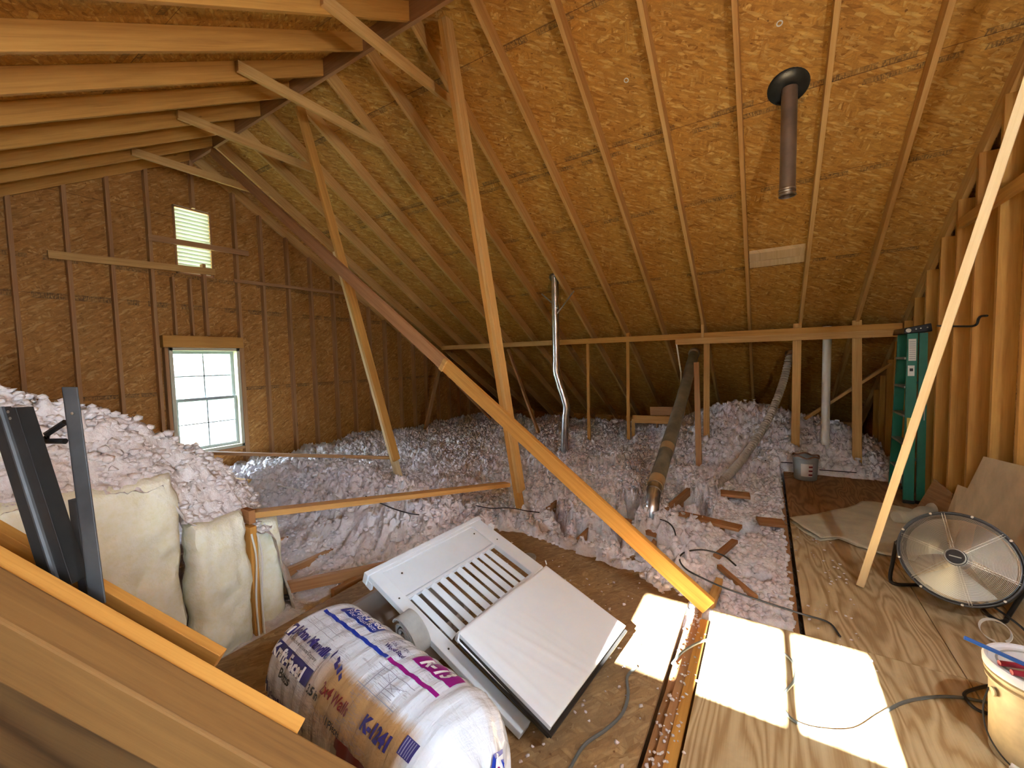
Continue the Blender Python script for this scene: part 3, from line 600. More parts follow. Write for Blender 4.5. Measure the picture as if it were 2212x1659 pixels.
def batt(y0,y1,z0,z1,xf,dep,lb,seed,slump=0):
    ny,nz=max(8,int((y1-y0)/.02)),max(8,int((z1-z0)/.02)); V=[];F=[]
    Y=np.linspace(0,1,ny+1);Z=np.linspace(0,1,nz+1); gy,gz=np.meshgrid(Y,Z,indexing='ij')
    e=np.minimum(np.minimum(gy,1-gy)*(y1-y0),(1-gz)*(z1-z0)); rr=.07; x=xf-rr*(1-np.sqrt(np.clip(1-(1-np.clip(e/rr,0,1))**2,0,1)))
    yy=y0+gy*(y1-y0); zz=z0+gz*(z1-z0)
    x=x+.12*(fbm(yy+seed,zz,3.0,3,0)-.45)+.045*(fbm(yy*1.5+seed,zz*.7,13.,4,2)-.45)-slump*gz**3
    yy=yy+.035*(fbm(zz+seed,zz*0+seed,6,3,1)-.45)*(2*gy-1)*2; zz=zz+.05*(fbm(yy,yy*0+seed,7,3,3)-.45)*gz
    fr=np.stack([x,yy,zz],-1); bk=fr.copy(); bk[...,0]=xf-dep
    V=np.concatenate([fr.reshape(-1,3),bk.reshape(-1,3)]); n=(ny+1)*(nz+1); m=MB()
    id_=lambda i,j,b=0:b*n+i*(nz+1)+j
    for i in range(ny):
        for j in range(nz): F.append([id_(i,j),id_(i+1,j),id_(i+1,j+1),id_(i,j+1)])
    for i in range(ny): F.append([id_(i,nz),id_(i+1,nz),id_(i+1,nz,1),id_(i,nz,1)]); F.append([id_(i+1,0),id_(i,0),id_(i,0,1),id_(i+1,0,1)])
    for j in range(nz): F.append([id_(0,j),id_(0,j+1),id_(0,j+1,1),id_(0,j,1)]); F.append([id_(ny,j+1),id_(ny,j),id_(ny,j,1),id_(ny,j+1,1)])
    m.add([tuple(v) for v in V],F); return put(m.build('insulation_batt',BATT,smooth=True),lb,'insulation batt','yellow batts on the raised left wall')
batt(.25,.925,-.25,1.02,-2.75,.12,'wide pale yellow insulation batt behind the black steel rails',1)
batt(.935,1.262,-.28,.69,-2.715,.14,'narrow torn yellow batt between the wide batt and the corner stud',5,.02)
batt(-.5,.235,-.25,1.12,-2.76,.12,'yellow insulation batt at the far left edge behind the steel rails',9)
batt(1.30,1.50,-.28,.56,-2.80,.30,'small yellow batt wrapped around the corner beyond the wired stud',13,.03)
m=MB(); m.box((-2.83,1.245,Z0),(-2.715,1.285,.60)); put(m.build('corner_stud',LUM2,bevel=.003),'corner stud carrying the white cables at the end of the yellow batts','stud')
m=MB(); m.box((-2.83,1.25,.615),(-2.73,1.29,.70)); put(m.build('corner_block',LUMR,bevel=.003),'small reddish block on top of the corner stud','block')
for k,(dx,dy) in enumerate(((.0,.0),(.012,.028))):
    m=MB(); m.tube(bez([(-2.71+dx,1.25+dy,.56),(-2.695+dx,1.262+dy,.40),(-2.70+dx,1.25+dy,.1),(-2.70+dx,1.262+dy,-.28)],6),.006,6)
    put(m.build('white_cable',CABLEW,smooth=True),('white cable stapled to the corner stud, left one','white cable hanging beside the corner stud, right one')[k],'cable','white cables on the corner stud')
# boards lying over the insulation
board('loose_board',(-2.80,1.30,.655),aty((1096,1046),3.40),.089,.038,(0,0,1),LUM,'long board spanning from the batt corner to the middle slanted post','board')
board('loose_board',atx((440,978),-5.6),aty((850,989),3.80),.06,.035,(0,0,1),LUMD,'thin dark board lying level below the gable window','board')
board('loose_board',aty((500,1036),2.35),aty((655,1048),2.85),.07,.035,(0,0,1),LUM,'short board end poking out of the bluish insulation mound','board')
def scrap(p,z,L,w,t,yaw,lb,mat=LUMR,tilt=0):
    c=atz(p,z-.02); d=Vector((math.cos(yaw)*math.cos(tilt),math.sin(yaw)*math.cos(tilt),math.sin(tilt)))*L/2
    board('wood_scrap',c-d,c+d,w,t,(0,0,1),mat,lb,'wood scrap','wood scraps in the insulation')
scrap((1462,1085),.08,.85,.04,.09,1.45,'joist edge showing just right of the grey duct foot')
scrap((1385,1140),.03,.42,.14,.04,-.25,'flat reddish board under the foot of the grey duct')
scrap((1530,1125),.06,.55,.12,.03,-.2,'flat brown board half buried right of the duct foot')
scrap((1665,1128),.03,.22,.16,.03,.2,'square brown scrap half buried beside the folded canvas')
scrap((1588,1068),.11,.28,.16,.03,.1,'dark square scrap below the ribbed hose end')
scrap((1568,1185),.03,.40,.05,.03,1.3,'reddish stick lying in the insulation left of the plywood edge')
scrap((1590,1255),.02,.42,.035,.03,2.2,'thin reddish stick slanting in the pale insulation bay')
scrap((1545,1280),.02,.32,.045,.06,1.5,'upright board edge beside the foot of the diagonal brace',LUM)
scrap((760,1240),.0,1.15,.045,.08,.95,'joist edge running behind the plastic wrapped bale')
scrap((1022,1170),.02,.5,.12,.03,2.6,'flat brown scrap right of the middle slanted post foot')
scrap((880,1065),.26,.30,.14,.03,.4,'small square board near the long loose board')
scrap((840,1085),.22,.30,.12,.03,1.2,'small reddish scrap below the long loose board')
scrap((1420,918),.35,.02,.1,.1,0,'small hidden block behind the duct')
board('frame_board',aty((1366,905),7.05),aty((1460,908),7.15),.04,.13,(0,0,1),LUM,'pale box frame board left of the big insulation mound','board')
board('frame_board',aty((1368,950),7.05),aty((1368,905),7.05),.05,.04,(0,1,0),LUM,'short upright of the box frame left of the mound','board')
board('frame_board',aty((1405,888),7.6),aty((1480,888),7.6),.04,.15,(0,0,1),LUMR,'dark board behind the box frame left of the mound','board')
board('frame_board',aty((1745,925),8.2),aty((1845,930),8.2),.04,.25,(0,0,1),LUMD,'dark board beyond the white pipe at right','board')
# pencil thin wires
def wire(name,pts,r,mat,lb,cat='cable',grp=None,n=8): 
    m=MB(); m.tube(bez(pts,n),r,8); return put(m.build(name,mat,smooth=True),lb,cat,grp)
Zc=.012
wire('black_cable',[atz((1262+0,1660),Zc)]*0+[atz((1590,1222),.08),atz((1562,1200),.11),atz((1520,1188),.13),atz((1482,1192),.12),atz((1468,1206),.11),atz((1480,1228),.10),atz((1520,1250),.09),atz((1570,1272),.07),atz((1650,1300),.055),atz((1735,1327),.04),atz((1790,1345),.02),atz((1815,1375),.012)],.006,CABLEB,'black cable looping over the pale insulation onto the plywood')
wire('grey_cord',[atz((1225,1670),0),atz((1262,1610),0),atz((1310,1575),0),atz((1345,1540),0),atz((1357,1500),0),atz((1355,1462),0),atz((1375,1440),0)],.007,CABLEG,'grey cord curving over the wafer board in front of the white tray')
wire('grey_cord',[atz((1452,1434),-.0),atz((1475,1408),.02),atz((1510,1388),.03),atz((1545,1380),.01),atz((1600,1388),.01),atz((1660,1400),.01),atz((1695,1413),.01),atz((1718,1440),.01),atz((1716,1470),.01),atz((1694,1500),.01),atz((1692,1530),.01),atz((1720,1560),.01),atz((1770,1576),.01),atz((1845,1577),.01),atz((1900,1545),.01),atz((1950,1518),.01),atz((2010,1506),.01),atz((2070,1506),.01),atz((2135,1518),.01)],.0065,CABLEG,'grey cord snaking through the sunlit patches to the large bucket')
wire('grey_cord',[atz((2150,1478),.01),atz((2110,1487),.012),atz((2084,1498),.014),atz((2092,1516),.012),atz((2115,1535),.01),atz((2150,1545),.01)],.007,CABLEB,'small dark cord loop beside the large bucket')
wire('black_cable',[atz((1420,1120),.10),atz((1442,1128),.16),atz((1455,1142),.16),atz((1461,1163),.10)],.006,CABLEB,'short black cable sticking up beside the duct foot')
wire('black_cable',[aty((553,1068),2.5),aty((570,1040),2.7),aty((590,1037),2.7),aty((612,1062),2.6),aty((640,1082),2.5)],.006,CABLEB,'black cable arching over the short board end on the left mound')
wire('black_cable',[atz((1028,1092),.22),atz((1060,1098),.24),atz((1100,1097),.24),atz((1140,1104),.21),atz((1165,1107),.17)],.005,CABLEB,'thin black cable behind the foot of the middle post')
wire('black_cable',[atz((790,1072),.42),atz((840,1095),.40),atz((880,1108),.38),atz((905,1112),.32)],.005,CABLEB,'thin dark cable below the long loose board')
wire('white_cable',[atz((600,1048),.30),atz((640,1058),.30),atz((655,1068),.28)],.006,CABLEW,'short white cable on the left mound')
wire('black_cable',[aty((1540,985),6.6),aty((1600,990),6.6),aty((1680,998),6.55),aty((1712,1000),6.5)],.006,CABLEB,'black cable lying across the far insulation to the small grey bucket')
wire('black_cable',[aty((1770,1015),6.4),aty((1810,1018),6.4),aty((1850,1021),6.3)],.006,CABLEB,'black cable on the floor right of the small grey bucket')
wire('black_cable',[atx((2025,704),RX-.012),atx((2085,705),RX-.012),atx((2108,702),RX-.012),atx((2114,688),RX-.012),atx((2120,683),RX-.012),atx((2132,682),RX-.012)],.009,CABLEB,'black cable stapled along the right wall behind the slanted board',n=4)
# small fastener disc and roof nail washers
for k,(p) in enumerate(((1684,50),(1353,173))):
    q=None; v_=ray(p); s_=(ZR+RD+TAN*YR-1.6)/(v_.z+TAN*v_.y); q=CAM+v_*s_; m=MB(); n_=Vector((0,-TAN,-1)).normalized()
    m.lathe([(.0,.004),(.008,.004)] if 0 else [(.014,0),(.022,.004),(.014,.006)],q,n_,16); put(m.build('nail_washer',PAPERW,smooth=True),('small pale washer on the far slope right of centre top','small pale washer on the far slope above the middle')[k],'washer')
# ================================================================= PIPES
e=empty('metal_flue',(-2.70,5.81,.0),'shiny galvanised flue pipe with two elbows rising through the roof','flue pipe')
m=MB(); m.tube([(-2.69,5.81,-.05),(-2.68,5.81,.35),(-2.655,5.81,.74)],.058,20); m.build('lower_pipe',STEEL,e,smooth=True)
m=MB(); m.tube(bez([(-2.655,5.81,.72),(-2.64,5.81,.84),(-2.66,5.81,.94),(-2.71,5.81,1.10),(-2.78,5.81,1.32),(-2.805,5.81,1.44),(-2.80,5.81,1.55)],6),.058,20); m.build('elbow_pipe',STEEL,e,smooth=True)
m=MB(); m.tube([(-2.80,5.81,1.53),(-2.80,5.81,2.95)],.056,20); m.build('upper_pipe',STEEL,e,smooth=True)
m=MB()
for z,x,r in ((.74,-2.655,.063),(.36,-2.68,.062),(1.16,-2.73,.063),(1.36,-2.795,.063),(1.42,-2.80,.062),(1.54,-2.80,.062),(2.10,-2.80,.060),(2.20,-2.80,.060)): m.tube([(x,5.81,z-.008),(x,5.81,z+.008)],r,20)
m.build('seam_rings',STEEL,e,smooth=True)
def onslope(c,off=0): return Vector((c[0],c[1],zf(c[1])+RD-off/math.cos(ANG)))
NS=Vector((0,-TAN,-1)).normalized()
q=onslope((-2.77,5.83),.004); m=MB(); m.lathe([(.065,0),(.125,0),(.125,.006),(.065,.006)],q,NS,28); m.build('roof_flashing',ALU,e,smooth=True)
m=MB(); m.beam((-3.05,5.84,2.64),(-2.72,5.75,2.38),.022,.004,(0,1,0)); m.beam((-2.48,5.80,2.62),(-2.74,5.75,2.30),.022,.004,(0,1,0)); m.build('pipe_strap',ALU,e)
e=empty('roof_vent_pipe',(.12,4.2,3.0),'short brown metal vent pipe hanging from a black roof boot','vent pipe')
tp=Vector((.13,4.25,3.80)); bt=Vector((.125,4.25,2.93))
m=MB(); m.tube([tp,bt],.058,28,caps=False); m.tube([bt,tp],.054,28,caps=False); m.build('pipe',VENTBROWN,e,smooth=True)
m=MB()
for k in range(3): m.lathe([(.058,0),(.064,.006),(.058,.014)],bt+Vector((0,0,.005+k*.02)),(0,0,1),28)
m.lathe([(.060,-.004),(.066,0),(.060,.004)],bt,(0,0,1),28); m.build('end_collar',STEEL,e,smooth=True)
q=onslope((.12,4.24),.003); m=MB(); m.lathe([(.05,.012),(.13,.010),(.15,.0)],q,NS,32); m.lathe([(.0,.006),(.148,.004)],q,NS,32); m.build('roof_boot',BLACKRUB,e,smooth=True)
e=empty('insulated_duct',(-.95,4.05,.0),'long grey wrapped duct slanting from the roof to the floor','duct')
a=Vector((-1.03,7.30,1.62)); b=Vector((-.965,4.32,.30)); m=MB(); pts=[a.lerp(b,t/14)+Vector((0,0,-.05*math.sin(math.pi*t/14))) for t in range(15)]
m.tube(pts,[.078+.006*((i*7)%3-1)*.4 for i in range(15)],20); m.build('duct_sleeve',DUCT,e,smooth=True)
d=(b-a).normalized()
m=MB()
for s_ in (.80,.995): c=a.lerp(b,s_)+Vector((0,0,-.05*math.sin(math.pi*s_))); m.tube([c-d*.06,c+d*.06],.081,20)
m.build('tape_band',COPPER,e,smooth=True)
m=MB(); m.tube(bez([b,b+d*.10,Vector((-.955,4.10,.13)),Vector((-.955,4.06,.0)),Vector((-.955,4.06,-.12))],6),.068,20); m.tube([b+d*.10,b+d*.13],.074,20); m.build('metal_elbow',STEEL,e,smooth=True)
m=MB(); m.lathe([(.07,0),(.09,.02),(.085,.09),(.07,.1)],a-d*.02,d*-1,18); m.build('foil_collar',STEEL,e,smooth=True)
m=MB(); m.beam((-1.22,6.88,1.79),(-1.16,6.9,1.35),.02,.003,(0,1,0)); m.beam((-1.16,6.9,1.35),(-1.10,6.55,1.15),.02,.003,(0,1,0)); m.build('hanger_strap',PAPERW,e)
e=empty('ribbed_hose',(-.62,5.15,.0),'ribbed flexible hose sagging from the roof to the floor','hose')
P=bez([aty((1706,768),7.45),aty((1690,830),7.2),aty((1660,905),6.75),aty((1612,980),6.2),aty((1565,1035),5.65),aty((1520,1066),5.25),aty((1512,1070),5.18)],24); rr=[.050+.0075*math.sin(i*1.9) for i in range(len(P))]
# resample denser for ribs
Q=[];
for i in range(len(P)-1):
    for k in range(3): Q.append(P[i].lerp(P[i+1],k/3))
m=MB(); acc=0;rs=[]
for i,q in enumerate(Q):
    if i: acc+=(Q[i]-Q[i-1]).length
    rs.append(.046+.008*math.sin(acc*2*math.pi/.042))
m.tube(Q,rs,14); m.build('hose',FLEX,e,smooth=True)
m=MB(); m.lathe([(.05,0),(.062,.01),(.06,.07),(.05,.08)],P[0]-Vector((0,0,.01)),(0,.3,1),16); m.build('collar',STEEL,e,smooth=True)
m=MB(); x_=.62; 
pa=aty((1784,860),7.12); m.tube([Vector((pa.x,7.12,1.97)),Vector((pa.x,7.12,.10))],.050,20); m.tube([Vector((pa.x,7.12,-.06)),Vector((pa.x,7.12,.12))],.062,20); m.tube([(pa.x+.02,7.09,-.0),(pa.x-.13,7.0,-.0)],.052,16)
put(m.build('plastic_drain_pipe',PVC,smooth=True),'cream plastic vent pipe standing between purlin posts','pipe')
# ================================================================= LOUVER PANEL (leans from a tote down to the floor)
def frame_basis(O,a,b):
    O=Vector(O);e1=(Vector(a)-O).normalized();e2=Vector(b)-O;e2=(e2-e1*e1.dot(e2)).normalized();n=e1.cross(e2); 
    if n.z<0: n=-n
    return O,e1,e2,n
def lbox(m,B,a0,a1,b0,b1,h0,h1,mi=0):
    O,e1,e2,n=B; c=[]
    for h in (h0,h1):
        for a,b in ((a0,b0),(a1,b0),(a1,b1),(a0,b1)): c.append(O+e1*a+e2*b+n*h)
    m.add(c,[[3,2,1,0],[4,5,6,7],[0,1,5,4],[1,2,6,5],[2,3,7,6],[3,0,4,7]],None,mi)
LB=frame_basis((-1.89,1.46,.42),(-1.83,2.42,.42),(-1.06,1.31,.10))
e=empty('louvered_panel',(-1.45,1.9,.3),'large white louvered vent panel leaning on a taupe tote','vent panel')
m=MB(); Wd=.962; Ln=1.10
lbox(m,LB,0,.075,0,Ln,-.035,0); lbox(m,LB,Wd-.115,Wd,0,.60,-.035,0); lbox(m,LB,.075,Wd-.115,0,.035,-.035,0); lbox(m,LB,.075,Wd-.115,.035,.235,-.035,-.008); m.build('frame',WHITE,e,bevel=.003)
m=MB(); lbox(m,LB,-.012,Wd+.012,-.022,.012,-.06,.006); m.build('top_lip',WHITE,e,bevel=.003)
m=MB(); lbox(m,LB,.075,Wd-.115,.243,.262,-.03,-.004); m.build('upper_rail',WHITE,e,bevel=.002)
k=0
for k in range(10):
    a=.105+k*.0715; m=MB(); O_,e1,e2,n=LB
    pts=[O_+e1*(a-.002)+n*(-.022),O_+e1*(a+.019)+n*(-.002),O_+e1*(a+.019)+n*(-.006),O_+e1*(a-.002)+n*(-.026)]
    vs=[p+e2*.262 for p in pts]+[p+e2*.585 for p in pts]; m.add(vs,[[0,1,2,3],[7,6,5,4],[0,4,5,1],[1,5,6,2],[2,6,7,3],[3,7,4,0]]); 
    q=O_+e1*(a+.029)+n*(-.012); m.tube([q+e2*.262,q+e2*.585],.004,8)
    m.build('slat',WHITE,e)
m=MB(); lbox(m,LB,.12,.84,.585,.622,-.036,.012); m.build('lower_bar',WHITE,e,bevel=.004)
m=MB(); 
for a,b in ((.16,.10),(.80,.10),(.035,.235),(.90,.235),(.035,.62)): 
    q=LB[0]+LB[1]*a+LB[2]*b+LB[3]*.001; m.lathe([(0,.002),(.005,.001),(.005,-.004)],q,LB[3],8)
m.build('screw_holes',INKK,e)
m=MB(); lbox(m,LB,-.004,.012,.0,.05,-.075,-.03); lbox(m,LB,Wd-.012,Wd+.02,.10,.14,-.02,.02); m.build('corner_tab',WHITE,e,bevel=.003)
# black tray with white film covered sheet
TB=frame_basis((-1.241,1.454,.315),(-1.166,2.228,.315),(-.711,1.371,.115))
e=empty('film_wrapped_tray',(-.95,1.8,.1),'black tray topped by a glossy white film wrapped sheet, corner on the floor','tray')
LT=.553; WT=.780
m=MB(); lbox(m,TB,0.01,WT-.005,.01,LT+.005,-.085,-.018); m.build('tray',BLACKP,e,bevel=.008)
m=MB(); lbox(m,TB,-.012,.012,.03,LT+.01,-.04,-.024); lbox(m,TB,-.012,WT,LT,LT+.018,-.04,-.024); m.build('tray_rim',DARKSTEEL,e,bevel=.003)
nx_,ny_=60,60; vs=[];fs=[];
O_,e1,e2,n=TB
for i in range(nx_+1):
    for j in range(ny_+1):
        a=i/nx_;b=j/ny_; h=0
        # film creases radiating along the sheet
        for (c0,c1,s_,w_) in ((.10,.30,.0022,.010),(.20,.42,.0028,.012),(.30,.48,.0018,.008),(.42,.55,.0014,.008),(.05,.10,.0028,.014)):
            cc=c0+(c1-c0)*b; h+=1.8*s_*math.exp(-((a-cc)/w_)**2)*min(1,b*2.2)*(1-.3*b)
        ed=min(a,1-a,b,1-b); h-=.006*max(0,1-ed/.02)**2
        h+=.0008*math.sin(a*23+b*9)
        vs.append(O_+e1*(a*WT)+e2*(b*LT)+n*h)
for i in range(nx_):
    for j in range(ny_):
        q=i*(ny_+1)+j; fs.append([q,q+ny_+1,q+ny_+2,q+1])
b0=len(vs); per=[(i,0) for i in range(nx_)]+[(nx_,j) for j in range(ny_)]+[(i,ny_) for i in range(nx_,0,-1)]+[(0,j) for j in range(ny_,0,-1)]
for (i,j) in per: vs.append(vs[i*(ny_+1)+j]-n*.020)
L_=len(per)
for k in range(L_):
    a_,b_=per[k],per[(k+1)%L_]; fs.append([a_[0]*(ny_+1)+a_[1],b_[0]*(ny_+1)+b_[1],b0+(k+1)%L_,b0+k])
fs.append([b0+k for k in range(L_)])
m=MB(); m.add(vs,fs); m.build('film_sheet',FILM,e,smooth=True)
m=MB(); m.tube([O_+e1*.004+e2*.005+n*.002,O_+e1*-.012+e2*.02-n*.03,O_+e1*-.008+e2*.3-n*.03,O_+e1*-.004+e2*LT-n*.03],.005,6); m.tube([O_+e1*WT+n*.002,O_+e1*(WT+.012)-e2*.02+n*.01],.004,6); m.build('film_fold',FILM,e,smooth=True)
# tote under the louver with a roll of webbing
e=empty('storage_tote',(-1.75,1.62,0),'taupe plastic tote holding up the white louvered panel','tote')
tx0,tx1,ty0,ty1,th=-2.03,-1.43,1.36,1.80,.185
def rrect(x0,x1,y0,y1,r,z,k=5):
    o=[]
    for cx,cy,a0 in ((x1-r,y1-r,0),(x0+r,y1-r,90),(x0+r,y0+r,180),(x1-r,y0+r,270)):
        for i in range(k+1): a=math.radians(a0+90*i/k); o.append(Vector((cx+r*math.cos(a),cy+r*math.sin(a),z)))
    return o
rings=[rrect(tx0+.05,tx1-.05,ty0+.05,ty1-.05,.05,0),rrect(tx0+.01,tx1-.01,ty0+.01,ty1-.01,.06,th),rrect(tx0-.012,tx1+.012,ty0-.012,ty1+.012,.07,th+.002),rrect(tx0-.012,tx1+.012,ty0-.012,ty1+.012,.07,th+.022),rrect(tx0+.012,tx1-.012,ty0+.012,ty1-.012,.06,th+.022),rrect(tx0+.055,tx1-.055,ty0+.055,ty1-.055,.05,.015)]
def loft(m,rings,cap0=True,cap1=True):
    n=len(rings[0]); vs=[v for r in rings for v in r]; fs=[]
    for i in range(len(rings)-1):
        for k in range(n): fs.append([i*n+k,i*n+(k+1)%n,(i+1)*n+(k+1)%n,(i+1)*n+k])
    if cap0: fs.append(list(range(n)))
    if cap1: fs.append([(len(rings)-1)*n+k for k in range(n)])
    m.add(vs,fs)
m=MB(); loft(m,rings); m.build('tub',TOTE,e,smooth=True)
m=MB(); m.box((-1.88,ty0-.035,th-.045),(-1.66,ty0-.008,th+.012)); m.build('handle',GREYP,e,bevel=.004)
P=[];
cx,cz=-1.475,.262
for i in range(150):
    t=i/150; a=t*2*math.pi*3.4; r=.018+.027*a/6.28; P.append((cx+r*.62*math.cos(a)-r*.45*math.sin(a),cz+r*.80*math.sin(a)))
m=MB(); vs=[];fs=[]
for i,(x,z) in enumerate(P):
    j=min(i+1,len(P)-1); k=max(i-1,0); d=Vector((P[j][0]-P[k][0],P[j][1]-P[k][1])).normalized(); nn=Vector((-d.y,d.x))*.004
    for s_ in (1,-1):
        for y in (1.335,1.43): vs.append((x+nn.x*s_,y+.0*x,z+nn.y*s_))
for i in range(len(P)-1):
    q=i*4; fs+= [[q,q+4,q+5,q+1],[q+2,q+3,q+7,q+6],[q,q+2,q+6,q+4],[q+1,q+5,q+7,q+3]]
m.add(vs,fs); put(m.build('webbing_roll',WEBB,smooth=True),'loosely coiled grey webbing strip tucked between tote and louvered panel','webbing roll')
m=MB(); c=atz((1143,1203),.02); m.lathe([(0,.0),(.05,0),(.058,.03),(.052,.04),(0,.04)],c-Vector((0,0,.03)),(0,0,1),24); put(m.build('round_lid',GREYP,smooth=True),'small grey round cap behind the corner of the louvered panel','cap')
# ================================================================= INSULATION BALE
BA=Vector((-1.87,1.10,.215)); BB=Vector((-.755,.955,.215)); BR=.232; BL=(BB-BA).length; bd=(BB-BA).normalized(); bs=bd.cross(Vector((0,0,1))).normalized()*-1; bu=Vector((0,0,1))
# bs points away from camera (+Y); angle a: 0 = top, positive towards camera side
def bale_r(u):
    t=u/BL; e0=max(0,1-t/.10); e1=max(0,1-(1-t)/.16)
    return BR*(1-.45*e0**2.2)*(1-.34*e1**2.6)
def bale(u,a,off=0):
    r=bale_r(u)+off
    r*=1+.010*math.sin(u*2*math.pi/.085+1.2*math.sin(a*2))+.009*abs(math.sin(u*math.pi/.034+a*1.3+.8*math.sin(3*a)))
    tt=max(0,(u/BL-.80)/.20); r+=.007*tt*math.sin(a*13+1.5*math.sin(a*3+u*9))
    sq=1/(abs(math.cos(a))**3.0+abs(math.sin(a))**3.0)**(1/3.0)   # slightly squared
    sq=.55*sq+.45
    return BA+bd*u+(bu*math.cos(a)-bs*math.sin(a))*(r*sq)
def bm_mat():
    N=NT('bale_plastic'); uv=N.uv(); sx=N.n('ShaderNodeSeparateXYZ'); N.l(uv,sx.inputs[0]); U,V=sx.outputs[0],sx.outputs[1]
    base=(.74,.81,.92)
    wob=N.math('MULTIPLY',N.math('SUBTRACT',N.noise(uv,7,4,.6),.5),.22)
    str_=N.math('MULTIPLY',N.math('SUBTRACT',N.noise(N.mapping(uv,sc=(90,1.5,1)),1,3,.6),.5),.16)
    Vn=N.math('ADD',V,N.math('ADD',N.math('MULTIPLY',wob,.4),str_))
    # kraft paper showing through the clear strip
    k=N.math('MULTIPLY',N.maprange(Vn,.36,.52,0,1),N.maprange(Vn,1.05,1.35,1,.35))
    k=N.math('MULTIPLY',k,N.math('MULTIPLY',N.maprange(U,.38,.50,.35,1),N.maprange(U,.94,1.0,1,.1)))
    c=N.mix(k,base,(.50,.30,.13))
    # lines of grey small print in blocks
    lines=N.math('GREATER_THAN',N.noise(N.mapping(uv,sc=(26,120,1)),1,1,.5),.55)
    blk=N.math('GREATER_THAN',N.noise(N.mapping(uv,sc=(5,4.2,1)),1,1,.4),.52)
    c=N.mix(N.math('MULTIPLY',N.math('MULTIPLY',lines,blk),N.math('MULTIPLY',N.math('LESS_THAN',U,.84),.42)),c,(.24,.24,.33))
    glint=N.noise(N.mapping(uv,sc=(55,2.2,1)),1,3,.6,.3)
    fold=N.noise(N.mapping(uv,sc=(12,5,1)),1,4,.6,1.2)
    h=N.math('ADD',N.math('MULTIPLY',glint,.6),N.math('MULTIPLY',fold,.5))
    N.set(Base_Color=c,Roughness=.20); N.b.inputs['Coat Weight'].default_value=.5; N.b.inputs['Coat Roughness'].default_value=.15; N.bump(h,.85,.012); return N.m
BALE=bm_mat()
e=empty('insulation_bale',(-1.32,1.05,0),'plastic wrapped bale of kraft faced insulation lying behind the wooden rail','insulation bale')
nu,na=110,72; vs=[];fs=[];uv=[]
for i in range(nu+1):
    for j in range(na): vs.append(bale(BL*i/nu,-math.pi+2*math.pi*j/na))
for i in range(nu):
    for j in range(na):
        j2=(j+1)%na; fs.append([i*na+j,(i+1)*na+j,(i+1)*na+j2,i*na+j2]); f_=lambda ii,jj:(BL*ii/nu,-math.pi+2*math.pi*jj/na); uv.append([f_(i,j),f_(i+1,j),f_(i+1,j+1),f_(i,j+1)])
# gathered end cap toward the camera right
def endcap(i0,dirn,depth):
    prev=[i0*na+j for j in range(na)]; R0=[Vector(vs[q]) for q in prev]; cen=sum(R0,Vector())/na; last=prev
    for k in range(1,9):
        t=k/9; cur=[]
        for j in range(na):
            a=-math.pi+2*math.pi*j/na; w=1-t; z=math.sin(t*math.pi/2)*depth
            pl=.020*math.sin(a*8+1.3*math.sin(3*a))*math.sin(math.pi*t)+.016*abs(math.sin(a*11+.7))*t*(1-t)*3
            p=cen+(R0[j]-cen)*w+bd*dirn*(z+pl); vs.append(p); cur.append(len(vs)-1)
        for j in range(na):
            j2=(j+1)%na; fs.append([last[j],cur[j],cur[j2],last[j2]]); uv.append([(1.02+t*.2,a*.1) for a in (j,j,j+1,j+1)])
        last=cur
    fs.append(last); uv.append([(1.2,0)]*na)
endcap(nu,1,.065); endcap(0,-1,.05)
m=MB(); m.add(vs,fs,uv); body=m.build('wrapper',BALE,e,smooth=True)
def patch(name,u0,u1,a0,a1,mat,off=.0028,skew=0):
    nU=max(3,int((u1-u0)/.012)); nA=max(3,int(abs(a1-a0)/.06)); vs=[];fs=[]
    for i in range(nU+1):
        for j in range(nA+1): vs.append(bale(u0+(u1-u0)*i/nU,a0+(a1-a0)*j/nA+skew*i/nU,off))
    for i in range(nU):
        for j in range(nA): q=i*(nA+1)+j; fs.append([q,q+nA+1,q+nA+2,q+1])
    m=MB(); m.add(vs,fs); return m.build(name,mat,e,smooth=True)
def text_mesh(txt,size,bold=0,shear=0):
    c=bpy.data.curves.new('txt','FONT'); c.body=txt; c.size=size; c.offset=bold; c.shear=shear; c.resolution_u=2
    o=bpy.data.objects.new('txt',c); S.collection.objects.link(o); dg=bpy.context.evaluated_depsgraph_get(); me=bpy.data.meshes.new_from_object(o.evaluated_get(dg)); bpy.data.objects.remove(o); 
    bm=bmesh.new(); bm.from_mesh(me); bmesh.ops.triangulate(bm,faces=bm.faces); 
    for _ in range(2):
        le=[q for q in bm.edges if q.calc_length()>.018]
        if le: bmesh.ops.subdivide_edges(bm,edges=le,cuts=1); bmesh.ops.triangulate(bm,faces=bm.faces)
    V=[tuple(v.co) for v in bm.verts]; F=[[v.index for v in f.verts] for f in bm.faces]; bm.free(); bpy.data.meshes.remove(me); return V,F
def btext(txt,u,a,size,mat,bold=.002,off=.0065,shear=0,name='print'):
    V,F=text_mesh(txt,size,bold,shear); m=MB(); m.add([bale(u+x,a-y/BR,off) for x,y,z in V],F); return m.build(name,mat,e)
